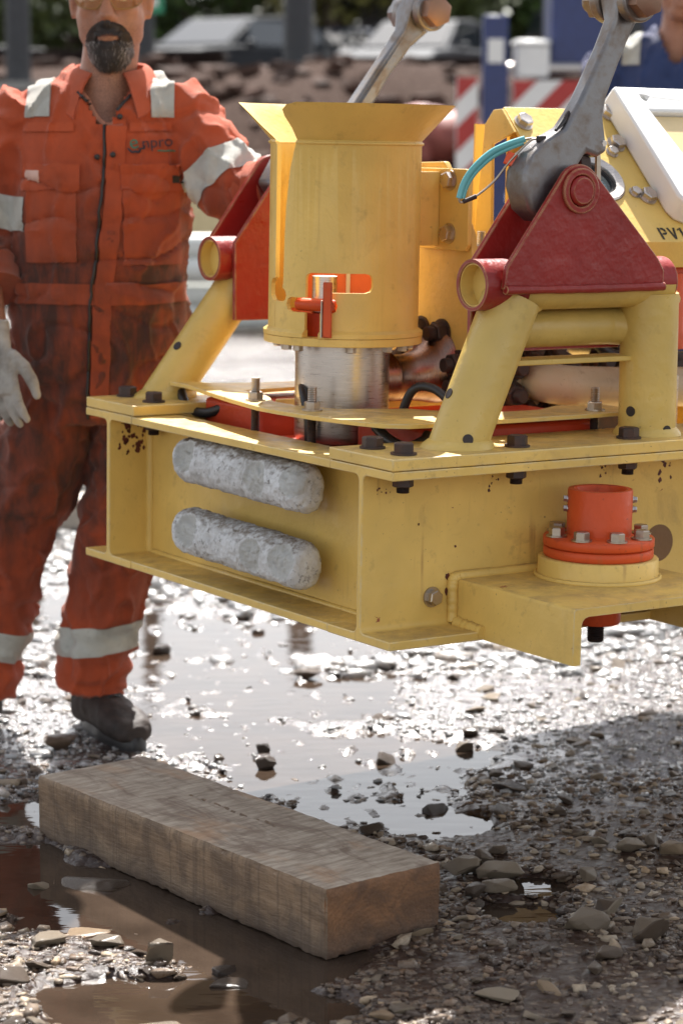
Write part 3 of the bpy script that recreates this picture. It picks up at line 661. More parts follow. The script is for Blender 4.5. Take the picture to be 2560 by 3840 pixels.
# ---- docking bracket on the near beam
bk = MB()
P = [(.205, -.3142), (.205, -.222)] + [(.211 - .006 * cos(R(a)), -.222 + .006 * sin(R(a))) for a in (30, 60, 90)] + [(.606, -.216), (.612, -.222), (.612, -.3142), (.597, -.3142), (.597, -.245)] + [(.582 + .015 * cos(R(a)), -.246 + .015 * sin(R(a))) for a in (0, 30, 60, 90)] + [(.237, -.231)] + [(.237 + .015 * cos(R(a)), -.246 + .015 * sin(R(a))) for a in (90, 120, 150, 180)] + [(.222, -.3142)]
bk.prism([(a, -.007, b) for a, b in P], (0, -.341, 0)); brk = obj('docking_bracket', bk, M_YELW, fr, bevel=.002)
bead('weld', [(.199, -.012, -.295), (.199, -.011, -.26), (.199, -.011, -.224), (.206, -.011, -.214), (.25, -.011, -.213), (.56, -.011, -.213)], .0105, M_YEL, brk)
bead('weld', [(.203, -.02, -.296), (.203, -.06, -.298), (.203, -.1, -.3)], .012, M_YEL, brk)
DC = Vector((.452, -.113, 0))
rg = MB(); rg.lathe([(.085, -.2155), (.1105, -.2155), (.1115, -.2115), (.1105, -.207), (.1098, -.181), (.1075, -.1785), (.085, -.1785), (.085, -.2155)], (DC.x, DC.y, 0), 64); obj('seat_ring', rg, M_YELW, brk, angle=50)
bead('weld', [(DC.x + .112 * cos(R(a)), DC.y + .112 * sin(R(a)), -.214) for a in range(0, 361, 30)], .005, M_YEL, brk)
f1 = MB(); f1.lathe([(.04, -.178), (.0985, -.178), (.1005, -.176), (.1005, -.1625), (.0985, -.1605), (.04, -.1605)], (DC.x, DC.y, 0), 64); obj('lower_flange', f1, M_ORGC, brk, angle=50)
f1 = MB(); f1.lathe([(.04, -.1585), (.0995, -.1585), (.1015, -.1565), (.1015, -.1435), (.0992, -.141), (.066, -.141), (.061, -.137), (.05, -.137)], (DC.x, DC.y, 0), 64); obj('upper_flange', f1, M_ORGC, brk, angle=50)
f1 = MB(); f1.lathe([(.047, -.155), (.0592, -.155), (.0592, -.057), (.0575, -.0545), (.049, -.0545), (.047, -.057), (.047, -.155)], (DC.x, DC.y, 0), 56); st = obj('pipe_stub', f1, M_ORG, brk, angle=50)
f1 = MB(); f1.lathe([(.0005, -.105), (.0468, -.105)], (DC.x, DC.y, 0), 40); obj('pipe_floor', f1, M_DARK, brk)
for i in range(8):
    a = R(-62 + i * 45); inst('bolt', ME_SBOLT, brk, (DC.x + .083 * cos(a), DC.y + .083 * sin(a), -.1405), (0, 0, 1), i * .9)
for z in (-.074, -.092):
    for a in (R(-34), R(146)):
        inst('screw', ME_TINY, st, (DC.x + .0592 * cos(a), DC.y + .0592 * sin(a), z), (cos(a), sin(a), 0), 0)
f1 = MB(); f1.lathe([(.0005, -.232), (.045, -.232), (.045, -.299), (.042, -.3035), (.0005, -.3035)], (DC.x, DC.y, 0), 40); obj('hub', f1, M_ORGC, brk, angle=50)
f1 = MB(); pr = [(.0005, -.299)]
for i in range(18): pr.append((.0158 if i % 2 else .0142, -.300 - .0021 * i))
pr += [(.012, -.339), (.0005, -.339)]; f1.lathe(pr, (DC.x, DC.y, 0), 24); obj('threaded_end', f1, M_DARK, brk, angle=20)
inst('bolt', ME_SBOLT, beam, (.1557, -.0062, -.2465), (0, -1, 0), .4)
hl = MB(); hl.cyl((.692, -.0066, -.19), (.692, -.004, -.19), .036, 32); obj('web_hole_disc', hl, paint('hole_shade_brown', (.2, .1, .035), dirtamt=.4), beam)  # flat brown disc painted as the shaded inside of an open hole

# ---- paint splashes and drips on the webs
M_SPL = plain('dark_red_paint_splash', (.10, .018, .012), .5, .5, 60)
def splash(ax, c, n, size, seed):
    r = random.Random(seed); mb = MB()
    for k in range(n):
        cx = r.gauss(0, size * .5); cz = r.gauss(0, size * .55); rad = size * r.uniform(.06, .24); m_ = 11
        P_ = [(cx + rad * r.uniform(.55, 1.25) * cos(2 * pi * i / m_), cz + rad * r.uniform(.6, 1.5) * sin(2 * pi * i / m_)) for i in range(m_)]
        mb.prism([c + (Vector((a, 0, b)) if ax == 'y' else Vector((0, a, b))) for a, b in P_], (0, -.0005, 0) if ax == 'y' else (-.0005, 0, 0))
    return mb
for ax, c, n_, sz, sd_ in (('y', (.05, LB - .0062, -.055), 26, .034, 1), ('y', (.045, -.0062, -.045), 6, .012, 2), ('y', (.285, -.0062, -.045), 7, .014, 3), ('y', (.545, -.0062, -.038), 8, .012, 4), ('y', (.70, -.0062, -.04), 12, .02, 5), ('y', (.12, -.0062, -.10), 2, .012, 6), ('x', (wx - .0002, .12, -.06), 6, .02, 7), ('y', (.20, -.0062, -.2), 3, .03, 8)):
    o = obj('paint_splash', splash(ax, Vector(c), n_, sz, sd_), M_SPL, fr); o['kind'] = 'stuff'
# ---- bell guide
BCx, BCy = .266, .458
front = Vector((FMI.to_3x3() @ Vector((0, -1, 0)))); TH0 = math.atan2(front.y, front.x)
RB = .1462
def bell_r(z):
    if z < .553: return RB
    if z < .563: return RB + .0025 * sin(pi * (z - .553) / .01) + .0
    return RB + (z - .563) / (.632 - .563) * (.209 - RB)
def bell_map(off):
    # phi in degrees: 0 faces the camera, + to the right in the picture
    return lambda ph, z: (BCx + (bell_r(z) - off) * cos(TH0 + R(ph)), BCy + (bell_r(z) - off) * sin(TH0 + R(ph)), z - (off * .7 if z > .563 else 0))
def rr(x0, x1, z0, z1, rx, rz, n=5):   # rounded rectangle in (deg, m)
    o = []
    for cx, cz, a in ((x1 - rx, z1 - rz, 0), (x0 + rx, z1 - rz, 90), (x0 + rx, z0 + rz, 180), (x1 - rx, z0 + rz, 270)):
        o += [(cx + rx * cos(R(a + 90 * i / n)), cz + rz * sin(R(a + 90 * i / n))) for i in range(n + 1)]
    return o
deg = lambda m: math.degrees(m / RB)
# outline: one long strip from the slot's right edge all round to its left edge
PHL, ZB = -64.0, .2035
outl = [(-53, .2825), (-52.2, .30), (-51.5, .38), (-50, .44), (-46, .51), (-41.5, .548), (-39.5, .563), (-38.2, .585), (-39, .606), (-38, .618), (-33.5, .6275), (-27, .632)]
outl += [(a, .632) for a in range(-20, 265, 10)] + [(360 - 92, .632), (360 - 84, .6285), (360 - 80, .619), (360 - 74, .59), (360 - 66.5, .563), (360 + PHL, .55), (360 + PHL, .30), (360 + PHL - 5, .2985), (360 + PHL - 9, .289), (360 + PHL - 10, .278), (360 + PHL - 9, .266), (360 + PHL - 4, .2565), (360 + PHL, .256), (360 + PHL, ZB)]
# entry slot with cross arms, and the long window above it joined into one opening
jx0, jx1 = -30.0, -17.8
H = [(jx0, ZB + .0015), (jx0, .238), (-43, .238), (-46.6, .2415), (-48.2, .252), (-46.6, .2625), (-43, .266), (-29.6, .266), (-29.6, .303), (-28.6, .3105), (-25.5, .314), (16.5, .314), (20.4, .311), (22.2, .3035), (22.2, .2875), (20.4, .280), (16.5, .277), (-10, .277), (-10, .266), (-8.5, .266), (-5.8, .2625), (-4.6, .252), (-5.8, .2415), (-8.5, .238), (jx1, .238), (jx1, ZB + .0015)]
mainl = outl + [(a, ZB) for a in range(290, 0, -10)] + [(-2, ZB), (-12, ZB)] + H[::-1] + [(-36, ZB), (-44, ZB), (-53, ZB), (-63.5, ZB), (-63.5, .256), (-53, .256), (-49.8, .259), (-48.6, .268), (-50, .277)]
bell = sheet([mainl], bell_map(0), bell_map(.0085), cutx=[a for a in range(-61, 296, 3)], cuty=[.553, .558, .563, .58, .6, .615])
bell_o = obj('bell_guide', bell, M_YEL, fr, bevel=.0012, angle=32)
# base ring in two layers, split by the notch
def ring_seg(a0, a1, ro, ri, z0, z1, chamf=.003):
    n = max(6, int((a1 - a0) / 4)); sec = [(ri, z0), (ro, z0), (ro, z1 - chamf), (ro - chamf * 1.6, z1), (ri, z1)]
    mb = MB(); mb.loft([[(BCx + r * cos(TH0 + R(a0 + (a1 - a0) * i / n)), BCy + r * sin(TH0 + R(a0 + (a1 - a0) * i / n)), z) for r, z in sec] for i in range(n + 1)]); return mb
obj('base_ring', ring_seg(-17.8, 360 - 30, .1555, .135, .1905, .2045, .006), M_YEL, bell_o, angle=30)
fr_ = MB(); fr_.lathe([(.094, .1745), (.1535, .1745), (.1545, .1755), (.1545, .189), (.1535, .1898), (.094, .1898)], (BCx, BCy, 0), 72); obj('clamp_flange', fr_, M_YEL, bell_o, angle=40)
for a in (-58, -42, 7, 42, 64, 88, 130, 180, 230, 262):
    inst('bolt', ME_SBOLT, bell_o, (BCx + .128 * cos(TH0 + R(a)), BCy + .128 * sin(TH0 + R(a)), .1742), (0, 0, -1), a, .72)
bead('weld', [(BCx + (RB + .001) * cos(TH0 + R(a)), BCy + (RB + .001) * sin(TH0 + R(a)), .558) for a in range(-38, 292, 10)], .0032, M_YEL, bell_o)
# steel body under the bell, inner orange sleeve and T handle
sv = MB(); sv.lathe([(.0005, -.02), (.088, -.02), (.0915, -.012), (.0925, -.004), (.0925, .176), (.0005, .176)], (BCx, BCy, 0), 72); obj('steel_body', sv, M_STEEL, fr, angle=40)
iv = MB(); iv.lathe([(.0005, .19), (.108, .19), (.108, .234), (.095, .238), (.0005, .238)], (BCx, BCy, 0), 56); obj('inner_sleeve', iv, M_BOX, bell_o, angle=40)
# orange strip on the far wall; its brightness paints the sun's glow inside
lin = MB(); n = 40; lin.loft([[(BCx + r * cos(TH0 + R(a)), BCy + r * sin(TH0 + R(a)), z) for r, z in ((RB - .0095, .24), (RB - .0095, .335), (RB - .0125, .335), (RB - .0125, .24))] for a in [124 + 4 * i for i in range(25)]]); obj('glow_lining', lin, plain('sunlit_orange_glow', (.85, .20, .075), .5, .05), bell_o)
def bp(ph, r, z): return Vector((BCx + r * cos(TH0 + R(ph)), BCy + r * sin(TH0 + R(ph)), z))
sp = MB(); q0 = bp(-24, .09, .238); sp.cyl(q0, q0 + Vector((0, 0, .0675)), .024, 28); obj('spindle', sp, M_STEEL, bell_o)
sp = MB(); q0 = bp(176, RB - .017, .245); tq = Vector((-sin(TH0), cos(TH0), 0)) * .004; sp.prism([q0 - tq, q0 + tq, q0 + tq + Vector((0, 0, .09)), q0 - tq + Vector((0, 0, .09))], (front * .003)); obj('lining_seam', sp, M_WHITE, bell_o)
th = MB(); th.tube([bp(-43, RB - .02, .252), bp(-24, RB - .018, .252), bp(-6, RB - .018, .252)], .0122, 20); obj('handle_bar', th, M_ORG, bell_o)
th = MB(); th.tube([bp(-20, .05, .252), bp(-11, RB + .012, .252)], .0125, 20); obj('handle_stem', th, M_ORG, bell_o)
c = bp(-11.8, RB + .016, .2455); tx = Vector((-sin(TH0 + R(-12)), cos(TH0 + R(-12)), 0)); nx_ = Vector((cos(TH0 + R(-12)), sin(TH0 + R(-12)), 0))
th = MB(); th.prism([c + tx * .0115 + nx_ * -.004 + Vector((0, 0, -.0525)), c - tx * .006 - nx_ * .004 + Vector((0, 0, -.0525)), c - tx * .006 - nx_ * .004 + Vector((0, 0, .0525)), c + tx * .0115 - nx_ * .004 + Vector((0, 0, .0525))], nx_ * .006)
lv = obj('lever_plate', th, M_ORGC, bell_o, bevel=.0015)
th = MB(); th.prism([c - tx * .0068 + nx_ * -.003 + Vector((0, 0, -.052)), c - tx * .0068 - nx_ * -.0035 + Vector((0, 0, -.052)), c - tx * .0068 + nx_ * .0035 + Vector((0, 0, .018)), c - tx * .0068 - nx_ * .003 + Vector((0, 0, .018))], tx * -.0025); obj('lever_edge', th, M_BOLT, lv)
# ---- bracket and mounting plate right of the bell
bx = .472
pl = [(.345, .353), (.335, .365), (.335, .497), (.347, .512), (.50, .512), (.50, .353)]
mb = MB(); mb.prism([(bx, y, z) for y, z in pl], (.01, 0, 0)); br = obj('bell_bracket', mb, M_YEL, fr, bevel=.0015)
mb = MB(); mb.prism([(bx - .055, .44, .36), (bx - .055, .44, .505), (bx - .001, .43, .505), (bx - .001, .43, .36)], (0, .012, 0)); obj('bracket_lug', mb, M_YEL, br, bevel=.001)
for y, z in ((.395, .4895), (.395, .3855)): inst('bolt', ME_PBOLT, br, (bx - .0005, y, z), (-1, 0, 0), .3, 1.0)
mx = .487
pl = [(.60, .52), (.44, .525), (.428, .512), (.345, .385), (.335, .33), (.33, .30), (.335, .12), (.34, .06), (.60, .06)]
mb = MB(); mb.prism([(mx, y, z) for y, z in pl], (.014, 0, 0)); mp_ = obj('mounting_plate', mb, M_YEL, fr, bevel=.002)
for y, z in ((.50, .1865), (.43, .1855), (.545, .13), (.37, .128), (.36, .085), (.56, .085)): inst('nut', ME_BNUT, mp_, (mx - .0008, y, z), (-1, 0, 0), y * 9)
for y, z in ((.425, .495), (.40, .395)): inst('bolt', ME_SBOLT, mp_, (mx + .0145, y, z), (1, 0, 0), .2, .8)
rd = MB(); ax = [(.30, .046), (.365, .046), (.372, .049), (.379, .046), (.41, .046), (.435, .051), (.455, .062), (.472, .075), (.486, .078)]
rings = []
for x, r in ax: rings.append([(x, .452 + r * cos(2 * pi * i / 44), .098 + (r - .046) * .75 + r * sin(2 * pi * i / 44)) for i in range(44)])
rd.loft(rings); obj('pipe_reducer', rd, M_BRONZ, fr)
# ---- carrier plate on studs
PZ = .058
edge_ = [(.146, .943), (.140, .93), (.139, .90), (.142, .85), (.112, .72), (.082, .58), (.058, .44), (.058, .36), (.068, .255), (.092, .15), (.112, .098), (.152, .068), (.22, .062), (.59, .062), (.68, .07), (.70, .10), (.70, .19), (.60, .205), (.52, .16), (.40, .165), (.345, .21), (.3, .285), (.22, .32), (.177, .335), (.150, .40), (.137, .42), (.135, .50), (.150, .533), (.165, .56), (.18, .60), (.19, .70), (.34, .72), (.60, .72), (.60, .80), (.30, .82), (.20, .86), (.17, .945)]
mb = sheet([edge_], lambda a, b: (a, b, PZ), lambda a, b: (a, b, PZ - .0085)); cp = obj('carrier_plate', mb, M_YELW, fr, bevel=.001)
for x, y in ((.112, .53), (.114, .332), (.615, .105), (.62, .75)):
    inst('stud_nut', ME_STUD, cp, (x, y, PZ + .0003), (0, 0, 1), x * 20)
    s = MB(); pr = []
    for i in range(40): pr.append((.0088 if i % 2 else .0078, -.02 + (PZ + .012) * i / 40))
    s.lathe(pr, (x, y, 0), 16); obj('stud', s, M_DBOLT, cp, angle=20)
# ---- orange boxes inside the frame
def box_part(name, mat, x0, x1, y0, y1, z0, z1, bev=.008): mb = MB(); mb.box(x0, x1, y0, y1, z0, z1); return obj(name, mb, mat, fr, bevel=bev)
b1 = box_part('battery_box', M_BOX, .229, .642, .118, .352, -.2, .040, .01)
b2 = box_part('battery_box', M_BOX, .165, .62, .60, .815, -.2, .036, .01)
b3 = box_part('battery_box', M_BOX, .13, .36, .365, .585, -.2, -.022, .006)
lid = MB(); lid.box(.25, .62, .14, .33, .0402, .046); obj('box_lid', lid, M_BOX, b1, bevel=.004)
box_part('steel_strap', M_YEL, .20, .62, .585, .597, .02, .05, .002)
# cables
def cable(pts, r, mat=M_BLACK): mb = MB(); mb.tube(smoothpath(pts, 8), r, 10); return obj('cable', mb, mat, fr)
cable([(.165, .42, -.05), (.160, .415, .03), (.165, .44, .075), (.185, .475, .088), (.205, .50, .07), (.21, .52, -.02)], .0085)
cable([(.175, .93, .048), (.158, .89, .025), (.150, .845, .006), (.158, .79, .004), (.178, .75, .022), (.20, .73, .05)], .0105)
cable([(.17, .20, .038), (.165, .15, .02), (.175, .11, .01), (.205, .10, .02), (.225, .112, .03)], .0105)
cable([(.30, .33, -.02), (.31, .29, .085), (.33, .25, .1), (.35, .21, .07), (.355, .2, .03)], .0088)
# ---- pipework seen between the near legs
fl_ = MB(); fl_.lathe([(.0005, 0), (.098, 0), (.098, .022), (.0005, .022)], n=48); fl_.xf(Matrix.Translation((.69, .40, .088)) @ Matrix.Rotation(R(90), 4, 'X')); o = obj('pipe_flange', fl_, M_CREAM, fr, bevel=.002)
for i in range(8):
    a = R(22 + 45 * i); inst('nut', ME_BNUT, o, (.69 + .072 * cos(a), .377, .088 + .072 * sin(a)), (0, -1, 0), i)
mb = MB(); mb.tube(smoothpath([(.69, .38, .088), (.69, .345, .086), (.715, .315, .082), (.76, .31, .079), (.95, .31, .07), (1.3, .31, .06)], 6), .041, 30); obj('pipe_elbow', mb, M_CREAM, fr)
mb = MB(); mb.cyl((.78, .46, .165), (.86, .46, .163), .052, 32); obj('steel_collar', mb, M_STEEL, fr, bevel=.002)
mb = MB(); mb.cyl((.70, .47, .16), (.78, .46, .165), .06, 32); obj('valve_body', mb, M_YEL, fr, bevel=.002)
for x, y, z in ((.90, .40, .15), (.92, .40, .10), (.86, .39, .12)): inst('nut', ME_BNUT, fr, (x, y, z), (0, -1, 0), x * 30)
mb = MB(); mb.box(.84, .98, .42, .6, -.15, .2); obj('valve_block', mb, M_DBOLT, fr, bevel=.004)
for k, (x, y, z) in enumerate(((.66, .36, .165), (.60, .37, .15), (.79, .36, .03), (1.0, .36, .16), (1.04, .36, .11))): inst('nut', ME_BNUT, fr, (x, y, z), (-.25, -1, 0), k)
mb = MB(); mb.cyl((.55, .50, .13), (.66, .46, .12), .055, 32); obj('pipe_coupling', mb, M_BRONZ, fr, bevel=.003)
mb = MB(); mb.tube(smoothpath([(.74, .42, .20), (.80, .38, .19), (.86, .36, .14), (.95, .35, .13), (1.2, .36, .12)], 6), .012, 12); obj('hose', mb, M_BLACK, fr)
mb = MB(); mb.tube(smoothpath([(.62, .40, .22), (.70, .37, .205), (.80, .37, .20), (1.0, .38, .21)], 6), .009, 12); obj('hose', mb, M_STEEL, fr)
mb = MB(); mb.cyl((.80, .2, .315), (1.5, .2, .30), .038, 32); op = obj('orange_pipe', mb, M_ORG, fr)
mb = MB(); mb.lathe([(.0005, 0), (.044, 0), (.044, .012), (.032, .018), (.032, .06), (.0005, .06)], n=32); mb.xf(Matrix.Translation((.87, .2, .352)) @ Matrix.Rotation(pi, 4, 'X') @ Matrix.Translation((0, 0, -.02))); obj('pipe_branch', mb, M_ORG, op)
mb = MB(); mb.lathe([(.0005, .165), (.052, .165), (.052, .19), (.047, .2), (.047, .315), (.0005, .315)], (.85, .19, 0), 32); obj('pipe_riser', mb, M_ORG, fr, angle=40)
mb = MB(); mb.lathe([(.0005, .11), (.03, .11), (.034, .14), (.034, .165), (.0005, .165)], (.85, .19, 0), 24); obj('riser_foot', mb, M_DBOLT, fr)
mb = MB(); mb.cyl((.80, .12, .02), (.80, .12, .12), .03, 24); obj('steel_post', mb, M_STEEL, fr)
mb = MB(); mb.box(.62, 1.5, .40, .52, .2, .345); obj('manifold_block', mb, M_YEL, fr, bevel=.004)

# ---- sloping control panel
PU, PZT = .378, .634; s2 = 2 ** -.5
def pan(v, s, n=0): return Vector((v, PU - s * s2 - n * s2, PZT - s * s2 + n * s2))     # n: height above the panel face
gx, gs, gr = .716, .192, .062
circ = lambda r, k=40: [(gx + r * cos(2 * pi * i / k), gs + r * sin(2 * pi * i / k)) for i in range(k)]
mb = sheet([[(.585, .0), (1.5, 0), (1.5, .362), (.585, .362)], circ(gr)], lambda a, b: pan(a, b, 0), lambda a, b: pan(a, b, -.008)); pnl = obj('control_panel', mb, M_YEL, fr, bevel=.001)
# gusset leg on the left and top return
mb = MB(); mb.prism([(.582, .395, .345), (.582, .455, .345), (.582, .425, .600), (.582, .398, .628), (.582, .372, .630), (.582, .33, .585), (.582, .40, .56)], (-.007, 0, 0)); obj('panel_leg', mb, M_YEL, fr, bevel=.001)
mb = MB(); mb.box(.575, .605, .455, .46, .345, .6); obj('panel_leg_flange', mb, M_YEL, fr)
mb = MB(); mb.box(.53, .70, .36, .50, .333, .3445); bpn = obj('panel_foot', mb, M_YEL, fr, bevel=.001); inst('stud_nut', ME_STUD, bpn, (.555, .40, .345), (0, 0, 1), .4, 1.0)
mb = MB(); mb.box(.60, 1.5, .375, .385, .35, .63); obj('panel_back', mb, M_YEL, fr)
mb = MB(); mb.prism([pan(.60, .362, -.001), pan(1.5, .362, -.001), pan(1.5, .362, -.001) + Vector((0, .02, -.05)), pan(.60, .362, -.001) + Vector((0, .02, -.05))], (0, .008, 0)); obj('panel_lip', mb, M_YEL, fr)
NP = Vector((0, -s2, s2))
for v, s in ((.609, .045), (.843, .014), (.815, .100), (.815, .243)): inst('bolt', ME_PBOLT, pnl, pan(v, s, .0005), NP, v * 40)
for v, s in ((.793, .122), (.79, .232)): inst('bolt', ME_PBOLT, pnl, pan(v, s, .0005), NP, v * 40, .68)
G = Matrix.Translation(pan(gx, gs, 0)) @ NP.to_track_quat('Z', 'Y').to_matrix().to_4x4()
mb = MB(); mb.lathe([(gr - .0005, -.03), (gr - .0005, .003), (gr - .004, .0055), (gr - .02, .002), (gr - .021, -.012), (gr - .026, -.013), (gr - .026, -.03)], n=56); mb.xf(G); ga = obj('gauge_bezel', mb, M_STEEL, pnl, angle=30)
mb = MB(); mb.lathe([(gr - .0255, -.005), (gr - .0205, -.005), (gr - .0205, -.014), (gr - .0255, -.014), (gr - .0255, -.005)], n=48); mb.xf(G); obj('gauge_seal', mb, M_BLACK, ga)
m, t, n_, b_ = newmat('gauge_glass'); b_.inputs['Base Color'].default_value = (.34, .46, .5, 1); b_.inputs['Roughness'].default_value = .08; b_.inputs['Coat Weight'].default_value = .6
mb = MB(); mb.lathe([(.0005, -.020), (gr - .0262, -.020), (gr - .0262, -.024), (.0005, -.024)], n=48); mb.xf(G); obj('gauge_face', mb, m, ga)
tk = MB()
for i in range(21):
    a = R(225 - 270 * i / 20); l = .006 if i % 5 == 0 else .003
    for r0, r1 in ((.030, .030 + l),):
        w_ = .0006; p = [(r0 * cos(a) - w_ * sin(a), r0 * sin(a) + w_ * cos(a), -.0194), (r0 * cos(a) + w_ * sin(a), r0 * sin(a) - w_ * cos(a), -.0194), (r1 * cos(a) + w_ * sin(a), r1 * sin(a) - w_ * cos(a), -.0194), (r1 * cos(a) - w_ * sin(a), r1 * sin(a) + w_ * cos(a), -.0194)]
        tk.add(p, [(0, 1, 2, 3)])
tk.xf(G); obj('gauge_scale', tk, M_STENCIL, ga)
nd_ = MB(); nd_.prism([(-.002, -.008, -.0185), (.002, -.008, -.0185), (.0004, .026, -.0185), (-.0004, .026, -.0185)], (0, 0, .001)); nd_.xf(G @ Matrix.Rotation(.7, 4, 'Z')); obj('gauge_needle', nd_, M_STENCIL, ga)
# white block with ivory insert
hole = [(v, s) for v, s in ((.90, .055), (1.22, .055), (1.22, .27), (.97, .27), (.925, .225))]
mb = sheet([[(.838, -.012), (1.35, -.012), (1.35, .318), (.865, .318), (.845, .306), (.836, .285)], hole, [(.905 + .008 * cos(i * pi / 8), .018 + .008 * sin(i * pi / 8)) for i in range(16)]], lambda a, b: pan(a, b, .055), lambda a, b: pan(a, b, .0006)); wbk = obj('white_block', mb, M_WHITE, pnl, bevel=.006)
oc = [(1.07 + .085 * cos(2 * pi * i / 36), .155 + .078 * sin(2 * pi * i / 36)) for i in range(36)]
ins = [(v + (.002 if v < 1 else -.002), s + (.002 if s < .1 else -.002)) for v, s in hole]
mb = sheet([ins, oc], lambda a, b: pan(a, b, .042), lambda a, b: pan(a, b, .02)); obj('ivory_insert', mb, M_IVORY, wbk, bevel=.003)
mb = sheet([[(v, s) for v, s in ins]], lambda a, b: pan(a, b, .014), lambda a, b: pan(a, b, .002)); obj('insert_floor', mb, M_IVORY, wbk)
mb = MB(); mb.prism([pan(1.02, .09, .03), pan(1.13, .09, .03), pan(1.13, .11, .03), pan(1.035, .12, .03)], NP * .02); obj('clamp', mb, M_STEEL, wbk, bevel=.002)
mb = MB(); mb.cyl(pan(1.04, .15, .014), pan(1.04, .15, .045), .02, 24); obj('valve_spindle', mb, M_BRONZ, wbk)
# stencil lettering PV1
def stencil(polys, v0, s0, h):
    mb = MB()
    for p in polys: mb.prism([pan(v0 + x * h, s0 - y * h, .0006) for x, y in p], NP * .0004)
    return mb
Pp = [[(0, 0), (.17, 0), (.17, 1), (0, 1)], [(.24, .83), (.38, .83), (.46, .76), (.47, .66), (.64, .66), (.62, .86), (.48, 1), (.24, 1)], [(.24, .40), (.48, .40), (.62, .50), (.64, .60), (.47, .60), (.44, .56), (.38, .55), (.24, .55)]]
Vp = [[(.80, 1), (.98, 1), (1.16, .34), (1.12, .06), (1.08, 0)], [(1.52, 1), (1.34, 1), (1.22, .55), (1.19, .28), (1.24, 0)], [(1.10, 0), (1.22, 0), (1.20, .2), (1.15, .2)]]
Op = [[(1.85, 0), (2.03, 0), (2.03, 1), (1.90, 1), (1.85, .9)], [(1.66, .74), (1.80, .80), (1.80, .95), (1.66, .84)]]
obj('stencil_lettering', stencil(Pp + Vp + Op, .792, .355, .030), M_STENCIL, pnl)

# ================================================================ FORGED LIFTING LINKS (things pinned to the frame)
def lift_link(name, prof, yc, thick, bolt_at, label, extra):
    root = empty(name, FMW @ Vector((.4246, yc, .4813))); root.matrix_world = Matrix.Translation(FMW @ Vector((.4246, yc, .4813))) @ FMW.to_3x3().to_4x4()
    tag(root, label, 'lifting link', 'forged links of the lifting sling')
    off = Vector((.4246, yc, .4813))
    n = len(prof); P = [Vector((v, yc, z)) - off for v, z in prof]
    mb = MB(); cen = sum(P, Vector()) / n
    def thk(p):      # thickness changes along the link: bulb wide, shank slimmer, fork wide
        z = p.z; return thick * (1.0 if z < .08 else (.62 if z < .30 else .62 + min(1, (z - .30) / .06) * .5))
    A = [p + Vector((0, -thk(p), 0)) for p in P]; B = [p + Vector((0, thk(p), 0)) for p in P]
    mb.add(A + B, [tuple(range(n - 1, -1, -1)), tuple(range(n, 2 * n))] + [(i, (i + 1) % n, n + (i + 1) % n, n + i) for i in range(n)])
    o = obj('link_body', mb, M_FORGE, root, bevel=.009, angle=50); o.modifiers['bevel'].segments = 4; o.modifiers['bevel'].angle_limit = R(50)
    v, z = bolt_at; bb = Vector((v, yc, z)) - off
    for s in (-1, 1):
        ck = MB(); ck.cyl(bb + Vector((0, s * .026, 0)), bb + Vector((0, s * .05, 0)), .042, 32); obj('fork_boss', ck, M_FORGE, root, bevel=.004)
    hx = MB(); hexprism(hx, .034, 0, .026); hx.xf(Matrix.Translation(bb + Vector((0, -.05, 0))) @ Matrix.Rotation(R(90), 4, 'X') @ Matrix.Rotation(.35, 4, 'Z')); obj('bolt_head', hx, metal('rusty_hex_' + name, (.34, .19, .13), .5, (1, 1, 1), (.24, .17, .12), .6, .85, .4), root)
    hx = MB(); hexprism(hx, .034, 0, .03); hx.lathe([(.0005, .03), (.02, .03), (.02, .046), (.0005, .046)], n=20); hx.xf(Matrix.Translation(bb + Vector((0, .05, 0))) @ Matrix.Rotation(R(-90), 4, 'X')); obj('nut', hx, M_FORGE, root)
    rp = MB(); rp.cyl(bb + Vector((0, -.05, 0)), bb + Vector((0, .05, 0)), .02, 20); obj('bolt_shank', rp, M_FORGE, root)
    return root, off, bb
pr1 = [(.321, .487), (.323, .515), (.34, .546), (.369, .570), (.417, .594), (.437, .619), (.455, .645), (.482, .694), (.508, .743), (.530, .790), (.526, .83), (.54, .868), (.575, .868), (.597, .835), (.595, .80), (.58, .784), (.561, .75), (.538, .701), (.516, .650), (.510, .615), (.512, .552), (.488, .541), (.462, .549), (.440, .520), (.436, .45), (.40, .424), (.365, .425), (.336, .446)]
l1, off1, bb1 = lift_link('lifting_link', pr1, 0, .031, (.562, .826), 'grey forged lifting link pinned in the near dark red padeye', None)
pr2 = [(.37, .47), (.40, .52), (.47, .55), (.591, .646), (.659, .733), (.714, .803), (.723, .84), (.735, .875), (.775, .885), (.806, .862), (.808, .832), (.782, .803), (.736, .765), (.681, .702), (.644, .647), (.54, .55), (.49, .47), (.46, .43), (.40, .43)]
l2, off2, bb2 = lift_link('lifting_link', pr2, LB, .029, (.768, .842), 'rusty forged lifting link rising behind the yellow bell guide', None)
